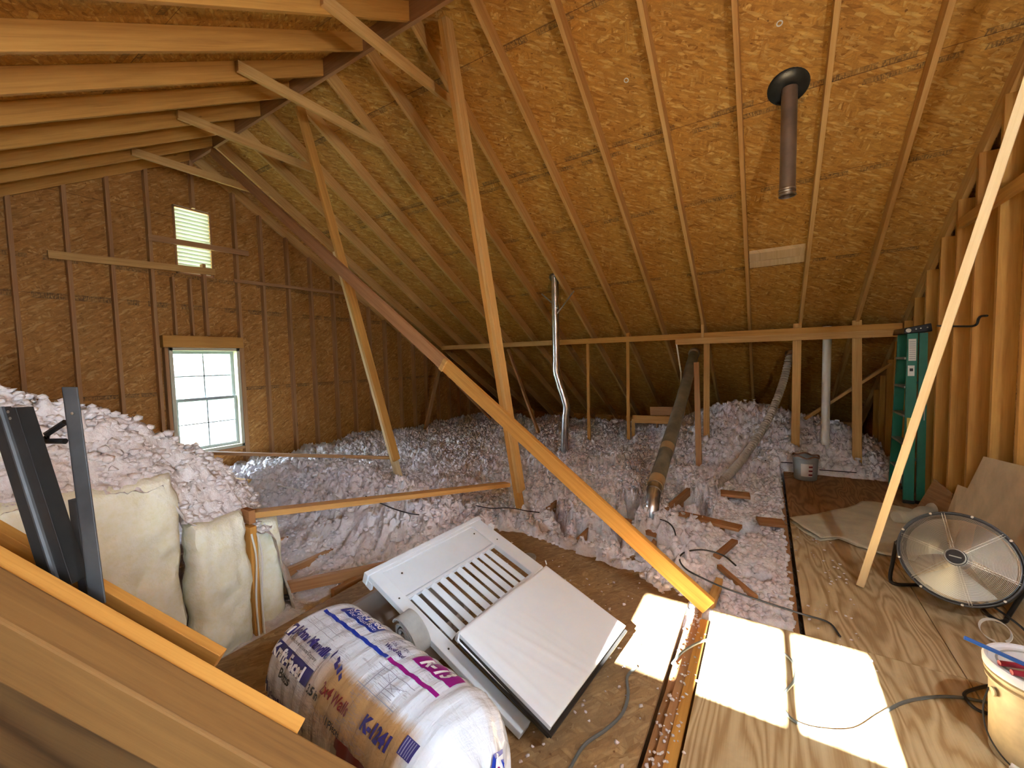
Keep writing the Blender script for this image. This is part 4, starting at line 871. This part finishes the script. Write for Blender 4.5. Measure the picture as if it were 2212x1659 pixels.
# angle a grows towards the camera side (downwards in the picture)
patch('print_band',.16,.44,-.60,-.30,BLUEINK); btext('Kraft-Faced',.19,-.46,.050,WINK,.001); btext('Fiber Glass Batts',.20,-.34,.034,WINK,0)
patch('print_band',.12,.62,-.12,-.05,BLUEINK); patch('print_band',.63,.92,-.12,-.05,MAG)
patch('print_band',.70,.92,-.66,-.32,MAG); btext('R-13',.735,-.36,.078,WINK,.003,shear=.2)
btext('Wood Stud',.55,-.22,.026,NAVY,.001); btext('106.56 FT\u00b2',.55,-.34,.024,NAVY,0); btext('93" x 15"',.50,-.50,.022,NAVY,0)
patch('print_logo',.055,.120,.40,.62,NAVY); btext('JM',.063,.595,.048,WINK,.002,.006,.2)
btext('Johns Manville',.135,.52,.048,NAVY,.0022,shear=.1); btext('A Berkshire Hathaway Company',.135,.63,.018,INKK,0)
patch('print_band',.05,.40,.72,.95,NAVY); btext('Kraft-Faced',.085,.93,.058,WINK,.0026)
btext('Batts',.20,1.12,.045,INKK,.001); btext('3.5 in',.42,.96,.034,INKK,.001); btext('2x4 Walls',.49,.84,.046,MAROON,.001); btext('11 Pieces',.57,1.08,.030,INKK,.0005)
btext('K-1241',.760,.80,.050,NAVY,.003)
patch('barcode',.945,1.00,.52,.72,NAVY)
for k in range(5): patch('barcode_gap',.952+k*.009,.955+k*.009,.53,.71,GINK,.0042)
patch('print_block',.66,.90,1.08,1.46,MAROON); patch('print_block',.645,.69,1.20,1.45,TOTE,.005); patch('print_block',.72,.77,1.25,1.48,TOTE,.005)
patch('print_logo',.06,.115,1.35,1.55,NAVY); btext('JM',.066,1.53,.042,WINK,.002,.006,.2); btext('Johns Manville',.13,1.55,.046,NAVY,.002)
for (u,a,w_,h_) in ((.42,.30,.008,.13),(.455,.36,.022,.05),(.462,.43,.03,.06),(.50,.42,.022,.10),(.53,.50,.018,.06),(.42,1.40,.03,.06),(.50,1.34,.015,.14),(.56,1.45,.03,.05)): patch('pictogram',u,u+w_,a,a+h_,NAVY,.0035,.05)
# house drawing and table lines
for k,(u0,u1,a0,a1) in enumerate(((.62,.84,.44,.452),(.62,.84,.06,.072),(.66,.664,.06,.44),(.735,.739,.06,.44),(.66,.80,.20,.21),(.70,.80,.30,.31),(.74,.80,.36,.37),(.12,.36,.25,.258),(.12,.36,.14,.148),(.24,.243,.0,.35),(.33,.333,.0,.35))): patch('print_line',u0,u1,a0,a1,GINK,.0032)
patch('print_line',.70,.78,.12,.13,GINK,.0032,.16); patch('print_line',.74,.82,.30,.31,GINK,.0032,-.16)
# logo on the end cap
def capPt(a,rr,off=.004):
    cen=BA+bd*BL; t=1-rr; z=math.sin(t*math.pi/2)*.065; R0=bale(BL,a)-cen; return cen+R0*rr+bd*(z+off+.010)
def cpoly(pts,mat,name,off=0):
    # pts in local (s to the right seen from the end, z up) scaled by radius
    vs=[]
    for (s_,z_) in pts: rr=min(.98,math.hypot(s_,z_)); a=math.atan2(s_,z_); vs.append(capPt(a,rr,.006+off))
    c=sum(vs,Vector())/len(vs); cs=sum(p[0] for p in pts)/len(pts),sum(p[1] for p in pts)/len(pts); rr=math.hypot(*cs); c=capPt(math.atan2(*cs),rr,.012+off)
    m=MB(); n_=len(vs); m.add(vs+[c],[[i,(i+1)%n_,n_] for i in range(n_)]); m.build(name,mat,e)
cpoly([(-.62,.74),(-.30,.86),(.02,.66),(-.10,.30),(-.24,.02),(-.34,.25),(-.48,.50)],BLUEINK,'end_logo'); cpoly([(-.56,.72),(-.30,.79),(-.12,.62),(-.22,.44),(-.44,.56)],FILM,'end_logo',.004); cpoly([(-.26,.72),(-.16,.64),(-.22,.52),(-.30,.58),(-.24,.62),(-.30,.68)],MAG,'end_logo',.008); cpoly([(-.50,.68),(-.38,.72),(-.40,.60)],BLUEINK,'end_logo',.008)
cpoly([(-.75,-.25),(-.60,-.10),(-.42,-.26),(-.55,-.32)],NAVY,'end_print')
# ================================================================= FRONT LEFT RAKE WALL, BOARDS, STEEL RAILS
a=atd((-150,1133),.92); b=atd((930,1742),.99); ax=(b-a).normalized()
side=Vector((0,0,1)).cross(ax).normalized(); 
if side.dot(cf)<0: side=-side       # points away from the camera
upv=side.cross(ax); upv=upv if upv.z>0 else -upv
e=empty('rake_wall',(-1.1,.35,0),'sloping wooden rail topped half wall in the lower left foreground','half wall')
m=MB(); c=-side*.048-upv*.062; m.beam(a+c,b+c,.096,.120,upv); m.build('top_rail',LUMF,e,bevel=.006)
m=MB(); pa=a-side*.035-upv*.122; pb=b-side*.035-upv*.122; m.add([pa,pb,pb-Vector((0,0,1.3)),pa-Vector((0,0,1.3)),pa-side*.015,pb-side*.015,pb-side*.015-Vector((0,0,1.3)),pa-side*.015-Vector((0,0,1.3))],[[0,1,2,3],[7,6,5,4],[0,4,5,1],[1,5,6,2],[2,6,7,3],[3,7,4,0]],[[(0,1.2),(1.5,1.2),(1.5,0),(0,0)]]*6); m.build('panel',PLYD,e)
p0=a+side*.026-upv*.03; p1=atd((655,1560),1.02)+side*.03
board('plate_board',p0,p0+ax*((p1-p0).dot(ax)),.045,.038,upv,LUM2,'lighter board running behind the foreground rail under the steel rails','board')
q1=atd((473,1426),1.14); q0=q1-ax*1.25
board('short_board',q0,q1,.030,.052,upv,LUM2,'board with a cut end lying on the plate behind the foreground rail','board')
e=empty('steel_angle_rail',tuple(atd((60,1100),1.02)),'broad black steel channel leaning at the far left edge','steel rail','black steel rails leaning on the boards')
def channel(top,bot,wv,dv,t,mats,par,lip=None):
    top=Vector(top);bot=Vector(bot); m=MB(); d=(bot-top).normalized()
    A=[top,top+wv,top+wv+dv,top+dv*.0+wv*.0]
    def plate(o,u,v):  # plate spanned by length and u with thickness v
        vs=[top+o,top+o+u,top+o+u+v,top+o+v,bot+o,bot+o+u,bot+o+u+v,bot+o+v]; m.add(vs,[[3,2,1,0],[4,5,6,7],[0,1,5,4],[1,2,6,5],[2,3,7,6],[3,0,4,7]])
    wn=wv.normalized();dn=dv.normalized()
    plate(Vector((0,0,0)),wv,dn*t); plate(Vector((0,0,0)),wn*t,dv)
    if lip: plate(wv-wn*t,wn*t,dv*lip)
    return m.build('channel',mats,par,bevel=.001)
away=cf.copy(); rt=cr.copy()
channel(atd((-30,880),1.05),atd((90,1262),1.02),rt*.075,away*.05,.004,DARKSTEEL,e,.8)
m=MB(); t0=atd((-30,880),1.049)+rt*.038; b0_=atd((90,1262),1.019)+rt*.040; m.tube([t0,b0_],.007,8); m.build('rib',GREYSTEEL,e,smooth=True)
m=MB()
for k in (.012,.030): 
    q=t0+rt*.018+(b0_-t0).normalized()*k; m.lathe([(0,.001),(.004,.001)],q-away*.002,-away,10)
m.build('rivet_holes',ALU,e)
e=empty('steel_angle_rail',tuple(atd((180,1100),1.06)),'narrow upright black steel angle in front of the yellow batt','steel rail','black steel rails leaning on the boards')
channel(atd((133,836),1.10),atd((192,1303),1.02),rt*.040,away*.035,.004,GREYSTEEL,e)
m=MB(); q0_=atd((133,836),1.10); q1_=atd((192,1303),1.02); 
m.add([q0_,q0_-rt*.0+away*.0+rt*-.014+away*.03,q1_+rt*-.014+away*.03,q1_],[[0,1,2,3]]); m.build('side_flange',DARKSTEEL,e)
m=MB(); q=atd((156,893),1.085); m.lathe([(0,.002),(.004,.001),(.004,-.001)],q,-away,10); m.build('rivet',ALU,e)
e=empty('steel_bracket',tuple(atd((120,930),1.12)),'bent black bracket hooked between the two steel rails','bracket')
m=MB(); m.tube([atd((141,912),1.13),atd((101,938),1.13),atd((101,953),1.13),atd((141,953),1.13)],.008,8); m.tube([atd((101,945),1.135),atd((80,955),1.14),atd((74,965),1.14)],.007,8); m.build('bracket_strap',BLACKP,e,smooth=True)
channel(atd((146,1080),1.14),atd((172,1296),1.06),rt*.022,away*.03,.003,GREYSTEEL,put(empty('steel_angle_rail',tuple(atd((160,1200),1.1)),'short grey steel angle standing behind the two black rails','steel rail','black steel rails leaning on the boards')))
# ================================================================= FILL LAMP added out of view, brightens the attic
e=empty('added_bulb',(BULB[0],BULB[1],BULB[2]),'added unseen bulb on a lampholder under the near roof slope','added bulb')
N=NT('added_bulb_glow'); N.b.inputs['Emission Color'].default_value=(.88,.94,1,1); N.b.inputs['Emission Strength'].default_value=60; N.b.inputs['Base Color'].default_value=(1,1,1,1)
m=MB(); m.lathe([(0,-.055),(.018,-.05),(.030,-.03),(.032,-.01),(.024,.012),(.014,.03)],BULB,(0,0,1),20); m.build('bulb',N.m,e,smooth=True)
m=MB(); m.lathe([(.016,.028),(.03,.035),(.05,.07),(.055,.08)],BULB,(0,0,1),20); zz=zn(BULB[1]); m.tube([(BULB[0],BULB[1],BULB[2]+.08),(BULB[0],BULB[1],zz+RD)],.012,8); m.build('lampholder',LIDW,e,smooth=True)
ld=bpy.data.lights.new('added_bulb_light','POINT'); ld.energy=ADDED_BULB_W; ld.color=(.88,.94,1); ld.shadow_soft_size=.05; lo=bpy.data.objects.new('added_bulb_light',ld); S.collection.objects.link(lo); lo.parent=e; lo.location=(0,0,-.09)
# ================================================================= FLOOR FAN
FC=Vector((.985,3.47,.345)); FN=Vector((-.36,-.84,.40)).normalized(); FR=.264
fx=FN.cross(Vector((0,0,1))).normalized(); fy=fx.cross(FN)
if fy.z<0: fy=-fy
e=empty('floor_fan',(1.0,3.5,0),'round high velocity floor fan with wire cage on a black tube stand','fan')
def ringpts(r,h,n=48): return [FC+FN*h+fx*(r*math.cos(2*math.pi*k/n))+fy*(r*math.sin(2*math.pi*k/n)) for k in range(n)]
m=MB(); m.lathe([(FR-.012,-.02),(FR+.004,-.016),(FR+.004,-.12),(FR-.02,-.13)],FC,FN,56); m.build('drum',BLACKP,e,smooth=True)
m=MB(); m.tube(ringpts(FR,.0,64),.0065,8,closed=True); m.tube(ringpts(FR-.012,.004,64),.003,6,closed=True); m.build('rim',GREYSTEEL,e,smooth=True)
m=MB()
CHR=plain('wire_chrome',(.62,.60,.52),.35,.8)
for k in range(40):
    r=.052+k*(FR-.058)/40; h=.035*math.cos(min(1,r/FR)*math.pi/2); m.tube(ringpts(r,h,48),.00125,4,closed=True)
m.build('cage_rings',CHR,e,smooth=True)
for k in range(6):
    a=k*math.pi/3+.22; m=MB()
    for s_ in (-.006,.006):
        p=[FC+FN*(.035*math.cos(min(1,r/FR)*math.pi/2)+.002)+fx*(r*math.cos(a)-s_*math.sin(a))+fy*(r*math.sin(a)+s_*math.cos(a)) for r in (.05,.12,.19,.27)]; m.tube(p,.0016,5)
    m.build('cage_spoke',CHR,e,smooth=True)
m=MB(); m.lathe([(0,.040),(.040,.040),(.042,.036),(.042,.0)],FC,FN,32); m.build('hub_badge',BLACKP,e,smooth=True)
m=MB(); m.tube(ringpts(.0435,.040,32),.004,6,closed=True); m.beam(FC+FN*.042-fx*.026,FC+FN*.042+fx*.026,.006,.002,FN); m.build('badge_trim',ALU,e,smooth=True)
BLD=plain('blade_metal',(.36,.34,.28),.38,.55,None,0,.08)
for k in range(3):
    m=MB(); vs=[];fs=[]; a0=k*2*math.pi/3+.5
    for i in range(9):
        r=.05+i*.185/8
        for j in range(9):
            w=(.30+.62*(i/8)**.6)*(1-.12*(i/8)**3); a=a0+(j/8-.5)*w*1.9; h=-.055+(j/8-.5)*.055
            vs.append(FC+FN*h+fx*(r*math.cos(a))+fy*(r*math.sin(a)))
    for i in range(8):
        for j in range(8): q=i*9+j; fs.append([q,q+9,q+10,q+1])
    n_=len(vs); vs+=[v-FN*.003 for v in vs]; fs+=[[f[3]+n_,f[2]+n_,f[1]+n_,f[0]+n_] for f in fs[:64]]
    m.add(vs,fs); m.build('blade',BLD,e,smooth=True)
m=MB(); m.lathe([(0,-.03),(.05,-.035),(.055,-.12),(0,-.12)],FC,FN,24); m.build('motor',BLACKP,e,smooth=True)
for k in range(9):
    a=k*2*math.pi/9+.35; q=FC+fx*(FR*math.cos(a))+fy*(FR*math.sin(a)); m=MB(); m.lathe([(0,.012),(.006,.010),(.008,.002),(.006,-.01)],q,FN,8); m.build('clip',PAPERW,e,smooth=True)
pl_=FC-fx*(FR+.02) if fx.x>0 else FC+fx*(FR+.02); pr_=FC+fx*(FR+.02) if fx.x>0 else FC-fx*(FR+.02)
pl_=pl_-FN*.06; pr_=pr_-FN*.06
m=MB(); m.tube(bez([pl_,pl_.lerp(atz((1924,1240),.05),.6),atz((1923,1250),.03),atz((1938,1262),.013),atz((1990,1264),.013),atz((2060,1276),.013),atz((2105,1300),.013),atz((2140,1332),.013),atz((2168,1343),.013),atz((2182,1325),.05),pr_],5),.0115,10); m.build('stand',BLACKP,e,smooth=True)
m=MB(); m.tube([pl_,pl_+fx*.03*(1 if fx.x>0 else -1)],.018,10); m.build('pivot_knob',BLACKP,e,smooth=True)
m=MB(); m.tube([pr_,pr_-fx*.03*(1 if fx.x>0 else -1)],.018,10); m.build('pivot_knob',BLACKP,e,smooth=True)
wire('fan_cord',[FC-FN*.12-Vector((0,0,.15)),(1.22,3.30,.05),(1.10,3.05,.012),(1.06,2.85,.012),(1.12,2.70,.012)],.006,CABLEB,'black power cord trailing from the round floor fan')
# ================================================================= STEP LADDER
e=empty('step_ladder',(1.32,6.1,0),'green folded step ladder with black cap standing against the right wall','ladder')
def rail(p0,p1,w,t,name='rail'):
    m=MB(); p0=Vector(p0);p1=Vector(p1); m.beam(p0,p1,.006 if 0 else t*.25,w,(1,0,0)); 
    for s_ in (-1,1): m.beam(p0+Vector((s_*(w/2-.003),t*.4,0)),p1+Vector((s_*(w/2-.003),t*.4,0)),t,.006,(1,0,0))
    return m.build(name,GREEN,e,bevel=.0015)
rail((1.275,5.80,.02),(1.295,5.93,1.80),.085,.028,'front_rail'); rail((1.275,6.40,.02),(1.295,6.29,1.80),.085,.028,'front_rail')
rail((1.375,5.83,.02),(1.385,5.95,1.79),.065,.026,'rear_rail'); rail((1.375,6.37,.02),(1.385,6.27,1.79),.065,.026,'rear_rail')
for k in range(5):
    z=.305*(k+1); f_=z/1.8; m=MB(); m.box((1.235,5.815+.13*f_,z-.012),(1.315,6.385-.11*f_,z+.012)); tr=m.build('step',ALU,e,bevel=.003)
    m=MB(); m.tube([(1.30,5.83+.13*f_,z-.02),(1.27,5.90+.13*f_,z-.12)],.006,6); m.build('step_brace',ALU,e,smooth=True)
for k in range(4):
    z=.42*(k+1); f_=z/1.8; m=MB(); m.tube([(1.38,5.84+.13*f_,z),(1.38,6.37-.11*f_,z)],.012,8); m.build('rear_bar',ALU,e,smooth=True)
m=MB(); m.add([(1.215,5.88,1.785),(1.435,5.88,1.80),(1.435,6.34,1.80),(1.215,6.34,1.785),(1.225,5.885,1.845),(1.425,5.885,1.885),(1.425,6.335,1.885),(1.225,6.335,1.845)],[[3,2,1,0],[4,5,6,7],[0,1,5,4],[1,2,6,5],[2,3,7,6],[3,0,4,7]]); m.build('cap',BLACKP,e,bevel=.008)
m=MB(); m.lathe([(0,.003),(.020,.002),(.022,0)],(1.252,5.880,1.818),(0,-1,0),20); m.build('oval_badge',PAPERW,e,smooth=True)
for k,x in enumerate((1.31,1.345,1.395)): m=MB(); m.lathe([(0,.003),(.006,.002),(.007,0)],(x,5.878,1.83+.006*k),(0,-1,0),10); m.build('rivet',CHR,e,smooth=True)
def lab(z0,z1,x0,x1,mat,name='label',dy=-.006):
    y=lambda z:5.80+.13*(z/1.8)-.006+dy; m=MB(); m.add([(x0,y(z0),z0),(x1,y(z0),z0),(x1,y(z1),z1),(x0,y(z1),z1),(x0,y(z0)+.003,z0),(x1,y(z0)+.003,z0),(x1,y(z1)+.003,z1),(x0,y(z1)+.003,z1)],[[0,1,2,3],[7,6,5,4],[0,4,5,1],[1,5,6,2],[2,6,7,3],[3,7,4,0]]); return m.build(name,mat,e)
lab(1.50,1.73,1.262,1.322,PAPERW); lab(1.34,1.45,1.258,1.310,PAPERW); lab(.72,.90,1.255,1.312,YEL); lab(1.39,1.42,1.272,1.298,INKK,'label_mark',-.009)
for k in range(9): lab(1.52+k*.022,1.526+k*.022,1.268,1.316,GREYP,'label_line',-.009)
m=MB(); m.tube([(1.36,5.86,1.18),(1.33,5.84,.90)],.005,6); m.build('spreader',ALU,e,smooth=True)
m=MB(); m.tube([(1.39,5.86,1.18),(1.385,5.84,.88)],.005,6); m.build('spreader',ALU,e,smooth=True)
for (x,y) in ((1.275,5.80),(1.275,6.40),(1.375,5.83),(1.375,6.37)): m=MB(); m.box((x-.045,y-.02,0),(x+.045,y+.025,.035)); m.build('foot',BLACKP,e,bevel=.004)
# ================================================================= CANVAS, CARDBOARD
def soft_sheet(name,px,z,th,mat,lb,cat,seed=0,amp=.012):
    P=[atz(p,z) for p in px]; bm=bmesh.new(); vs=[bm.verts.new((p.x,p.y,0)) for p in P]; bm.faces.new(vs); bmesh.ops.triangulate(bm,faces=bm.faces)
    for _ in range(4): bmesh.ops.subdivide_edges(bm,edges=[q for q in bm.edges if q.calc_length()>.05],cuts=1); bmesh.ops.triangulate(bm,faces=bm.faces)
    bound=set(v for q in bm.edges if q.is_boundary for v in q.verts)
    for v in bm.verts:
        x,y=v.co.x,v.co.y; v.co.z=z+amp*(float(fbm(np.array(x+seed),np.array(y),3.,3,1))-.35)*2+.006*math.sin(9*x+5*y+seed)
        if v in bound: v.co.z=max(.004,v.co.z-.004)
    me=bpy.data.meshes.new(name); bm.to_mesh(me); bm.free(); me.polygons.foreach_set('use_smooth',[True]*len(me.polygons))
    o=link(name,me,mat); md=o.modifiers.new('s','SOLIDIFY'); md.thickness=th; md.offset=-1; return put(o,lb,cat)
soft_sheet('canvas_cloth',[(1706,1121),(1765,1110),(1830,1098),(1862,1084),(1890,1086),(1930,1096),(1985,1106),(2020,1125),(2012,1168),(1965,1208),(1900,1192),(1850,1176),(1812,1160),(1772,1164),(1738,1145)],.030,.007,CANVAS,'folded tan canvas drop cloth spread on the floor before the ladder','drop cloth',2,.02)
soft_sheet('canvas_cloth',[(1708,1126),(1760,1118),(1900,1125),(2015,1150),(1975,1212),(1900,1197),(1850,1180),(1812,1164),(1772,1167),(1738,1150)],.012,.006,CANVAS,'lower fold of tan canvas lying directly on the brown plywood','drop cloth',5,.006)
m=MB(); p=bez([(1.02,5.0,.075),(1.16,5.12,.08),(1.31,5.30,.085),(1.38,5.42,.08)],5); m.tube(p,[.05+.012*math.sin(i) for i in range(len(p))],16); put(m.build('rolled_cloth',CANVAS,smooth=True),'rolled tan cloth bundle between the ladder foot and the fan','cloth roll')
def lean(name,c,th,mat,lb,cat):
    c=[Vector(v) for v in c]; n=(c[1]-c[0]).cross(c[3]-c[0]).normalized(); 
    if n.x>0: n=-n
    m=MB(); m.slab(c,n,th); return put(m.build(name,mat),lb,cat)
lean('cardboard_sheet',[(1.40,4.50,.79),(1.41,3.40,.90),(1.26,3.62,.004),(1.31,4.90,.004)],.008,CARD,'large cardboard sheet leaning on the right wall behind the fan','cardboard sheet')
lean('cardboard_sheet',[(1.37,4.86,.47),(1.385,4.55,.50),(1.28,4.62,.004),(1.33,5.05,.004)],.006,CARD,'smaller cardboard sheet with a notch, left of the large leaning one','cardboard sheet')
m=MB(); m.slab([(1.30,5.62,.02),(1.42,5.20,.02),(1.43,5.18,.30),(1.40,5.55,.34)],(-1,-.2,.3),.02); put(m.build('board_offcut',LUMD),'brown board offcut leaning beside the ladder foot','wood scrap')
m=MB(); m.box((1.17,2.58,.0),(1.30,2.70,.09)); put(m.build('power_block',BLACKP,bevel=.012),'black power adapter block on the floor below the fan','adapter')
m=MB(); c=atz((2150,1362),.05)
pth=[c+Vector((.05*math.cos(t)*1.2,.03*math.sin(t),.045*math.sin(t))) for t in np.linspace(-1,4.6,26)]
vs=[];fs=[]
for i,p in enumerate(pth):
    for s_ in (-.012,.012): vs.append(p+Vector((0,s_,0)))
    for s_ in (-.012,.012): vs.append(p+Vector((0,s_,0))*1.0+(p-c).normalized()*.002)
for i in range(len(pth)-1): q=i*4; fs+=[[q,q+1,q+5,q+4],[q+2,q+6,q+7,q+3],[q,q+4,q+6,q+2],[q+1,q+3,q+7,q+5]]
m.add(vs,fs); put(m.build('strap_loop',CABLEW,smooth=True),'loop of whitish strap beside the lid of the large bucket','strap')
# ================================================================= BUCKETS
bx_,by_=.425,6.36
e=empty('small_bucket',(bx_,by_,0),'small grey mud bucket with white label at the purlin post foot','bucket')
m=MB(); m.lathe([(0,.0),(.115,.0),(.122,.01),(.135,.27),(.143,.275),(.143,.30),(.131,.30),(.118,.02),(0,.02)],(bx_,by_,.002),(0,0,1),36); m.build('tub',BUCKG,e,smooth=True)
m=MB(); pts_=[Vector((bx_+.136*math.cos(t),by_+.136*math.sin(t),.300+.010*math.sin(5*t))) for t in np.linspace(0,2*math.pi,40,endpoint=False)]; m.tube(pts_,.011,8,closed=True); m.build('crusted_rim',MUD,e,smooth=True)
def curved(c,r,a0,a1,z0,z1,mat,name,par,taper=0):
    m=MB(); vs=[];n_=10
    for i in range(n_+1):
        a=a0+(a1-a0)*i/n_
        for z in (z0,z1): rr=r+taper*z; vs.append((c[0]+rr*math.cos(a),c[1]+rr*math.sin(a),z))
        for z in (z0,z1): rr=r+taper*z-.002; vs.append((c[0]+rr*math.cos(a),c[1]+rr*math.sin(a),z))
    fs=[[4*i,4*i+4,4*i+5,4*i+1] for i in range(n_)]+[[4*i+2,4*i+3,4*i+7,4*i+6] for i in range(n_)]; m.add(vs,fs); return m.build(name,mat,par,smooth=True)
curved((bx_,by_),.1245,-2.0,-1.05,.06,.22,PAPERW,'label',e,.045)
for k in range(3): curved((bx_,by_),.1262,-1.38,-1.06,.075+.05*k,.095+.05*k,MAROON,'label_stripe',e,.045)
cx_,cy_=.905,2.315
e=empty('large_bucket',(cx_,cy_,0),'large soiled bucket with white lid at the lower right edge','bucket')
m=MB(); m.lathe([(0,0),(.128,0),(.132,.008),(.140,.30),(.150,.302),(.152,.312),(.143,.316),(.143,.328),(.154,.330),(.155,.340),(.145,.344),(.146,.362),(.0,.362)],(cx_,cy_,.002),(0,0,1),56); m.build('body',BUCK,e,smooth=True)
m=MB(); m.lathe([(.146,.345),(.158,.350),(.160,.372),(.154,.382),(.146,.380),(.142,.370),(.0,.368)],(cx_,cy_,.002),(0,0,1),56); m.build('lid',LIDW,e,smooth=True)
m=MB(); m.tube([Vector((cx_+.120*math.cos(t),cy_+.120*math.sin(t),.372)) for t in np.linspace(0,2*math.pi,48,endpoint=False)],.004,6,closed=True); m.build('lid_ridge',GREYP,e,smooth=True)
m=MB(); m.tube(bez([(cx_-.150,cy_-.02,.27),(cx_-.172,cy_-.05,.20),(cx_-.168,cy_-.09,.12),(cx_-.13,cy_-.15,.07),(cx_-.05,cy_-.18,.05)],6),.003,6); m.build('bail_wire',DARKSTEEL,e,smooth=True)
m=MB(); m.tube([(cx_-.13,cy_-.15,.07),(cx_-.06,cy_-.178,.05)],.011,10); m.build('grip',LIDW,e,smooth=True)
m=MB(); m.lathe([(0,.006),(.016,.005),(.018,0)],(cx_-.142,cy_-.035,.265),(-1,-.2,0),14); m.build('bail_ear',BUCK,e,smooth=True)
p=atz((2083,1377),.47); q=atz((2215,1436),.43); m=MB(); m.tube([p,p.lerp(q,.5),q,q+(q-p)*.25],.0075,10); put(m.build('blue_rod',BLUEP,smooth=True),'blue rod lying across the lid of the large bucket','rod')
p=atz((2158,1432),.394); q=atz((2212,1440),.394); m=MB(); m.tube([p,q,q+(q-p)*.5],.010,10); put(m.build('red_tool',RED,smooth=True),'dark red tool handle on the lid, the longer one','tool','red tools on the lid')
p=atz((2185,1452),.394); q=atz((2230,1460),.394); m=MB(); m.tube([p,q,q+(q-p)*.5],.010,10); put(m.build('red_tool',RED,smooth=True),'dark red tool handle on the lid, the shorter one nearer the rim','tool','red tools on the lid')
# ================================================================= NEIGHBOUR HOUSE outside the gable window
NS_=NT('lap_siding'); sx=NS_.n('ShaderNodeSeparateXYZ'); NS_.l(NS_.obj(),sx.inputs[0]); fr=NS_.math('FRACT',NS_.math('MULTIPLY',sx.outputs[2],5.)); NS_.set(Base_Color=NS_.mix(NS_.math('LESS_THAN',fr,.10),(.30,.31,.30),(.16,.17,.17)),Roughness=.8)
SH=plain('shingles',(.018,.027,.028),.9,0,9,.3,.3)
e=empty('neighbour_house',(-15.5,7.0,-3),'pale sided neighbouring house with grey shingle roof seen through the gable window','house')
p1=aty((446,880),5.6*15/7*.46) ; 
yL=atx((447,900),-15.).y; yR=atx((530,900),-15.).y+2.5; zE=atx((500,862),-15.).z
m=MB(); m.box((-20,yL,-3.5),(-15,yR,zE)); m.build('walls',NS_.m,e)
y0=atx((432,800),-15.).y; z0=atx((432,800),-15.).z
m=MB(); m.add([(-14.7,yL-.25,zE-.05),(-14.7,yR+.3,zE-.05),(-20.3,yR+.3,zE-.05),(-20.3,yL-.25,zE-.05),(-17.5,yL+1.6,zE+1.9),(-17.5,yR-1.2,zE+1.9)],[[0,1,5,4],[2,3,4,5],[3,0,4],[1,2,5],[3,2,1,0]]); m.build('roof',SH,e)
a=atx((470,875),-14.98); b=atx((492,960),-14.98)
m=MB(); m.box((-15.02,a.y,b.z),(-14.95,b.y,a.z)); wn=m.build('window',WHITE,e); m=MB(); m.box((-14.96,a.y+.12,b.z+.12),(-14.94,b.y-.12,a.z-.12)); m.build('pane',plain('dark_pane',(.12,.14,.15),.1),wn)
gm=MB(); gm.box((-60,-40,-3.6),(-7.4,50,-3.5)); g_=gm.build('trim_1',plain('lawn',(.10,.14,.06),.95),kind='structure')
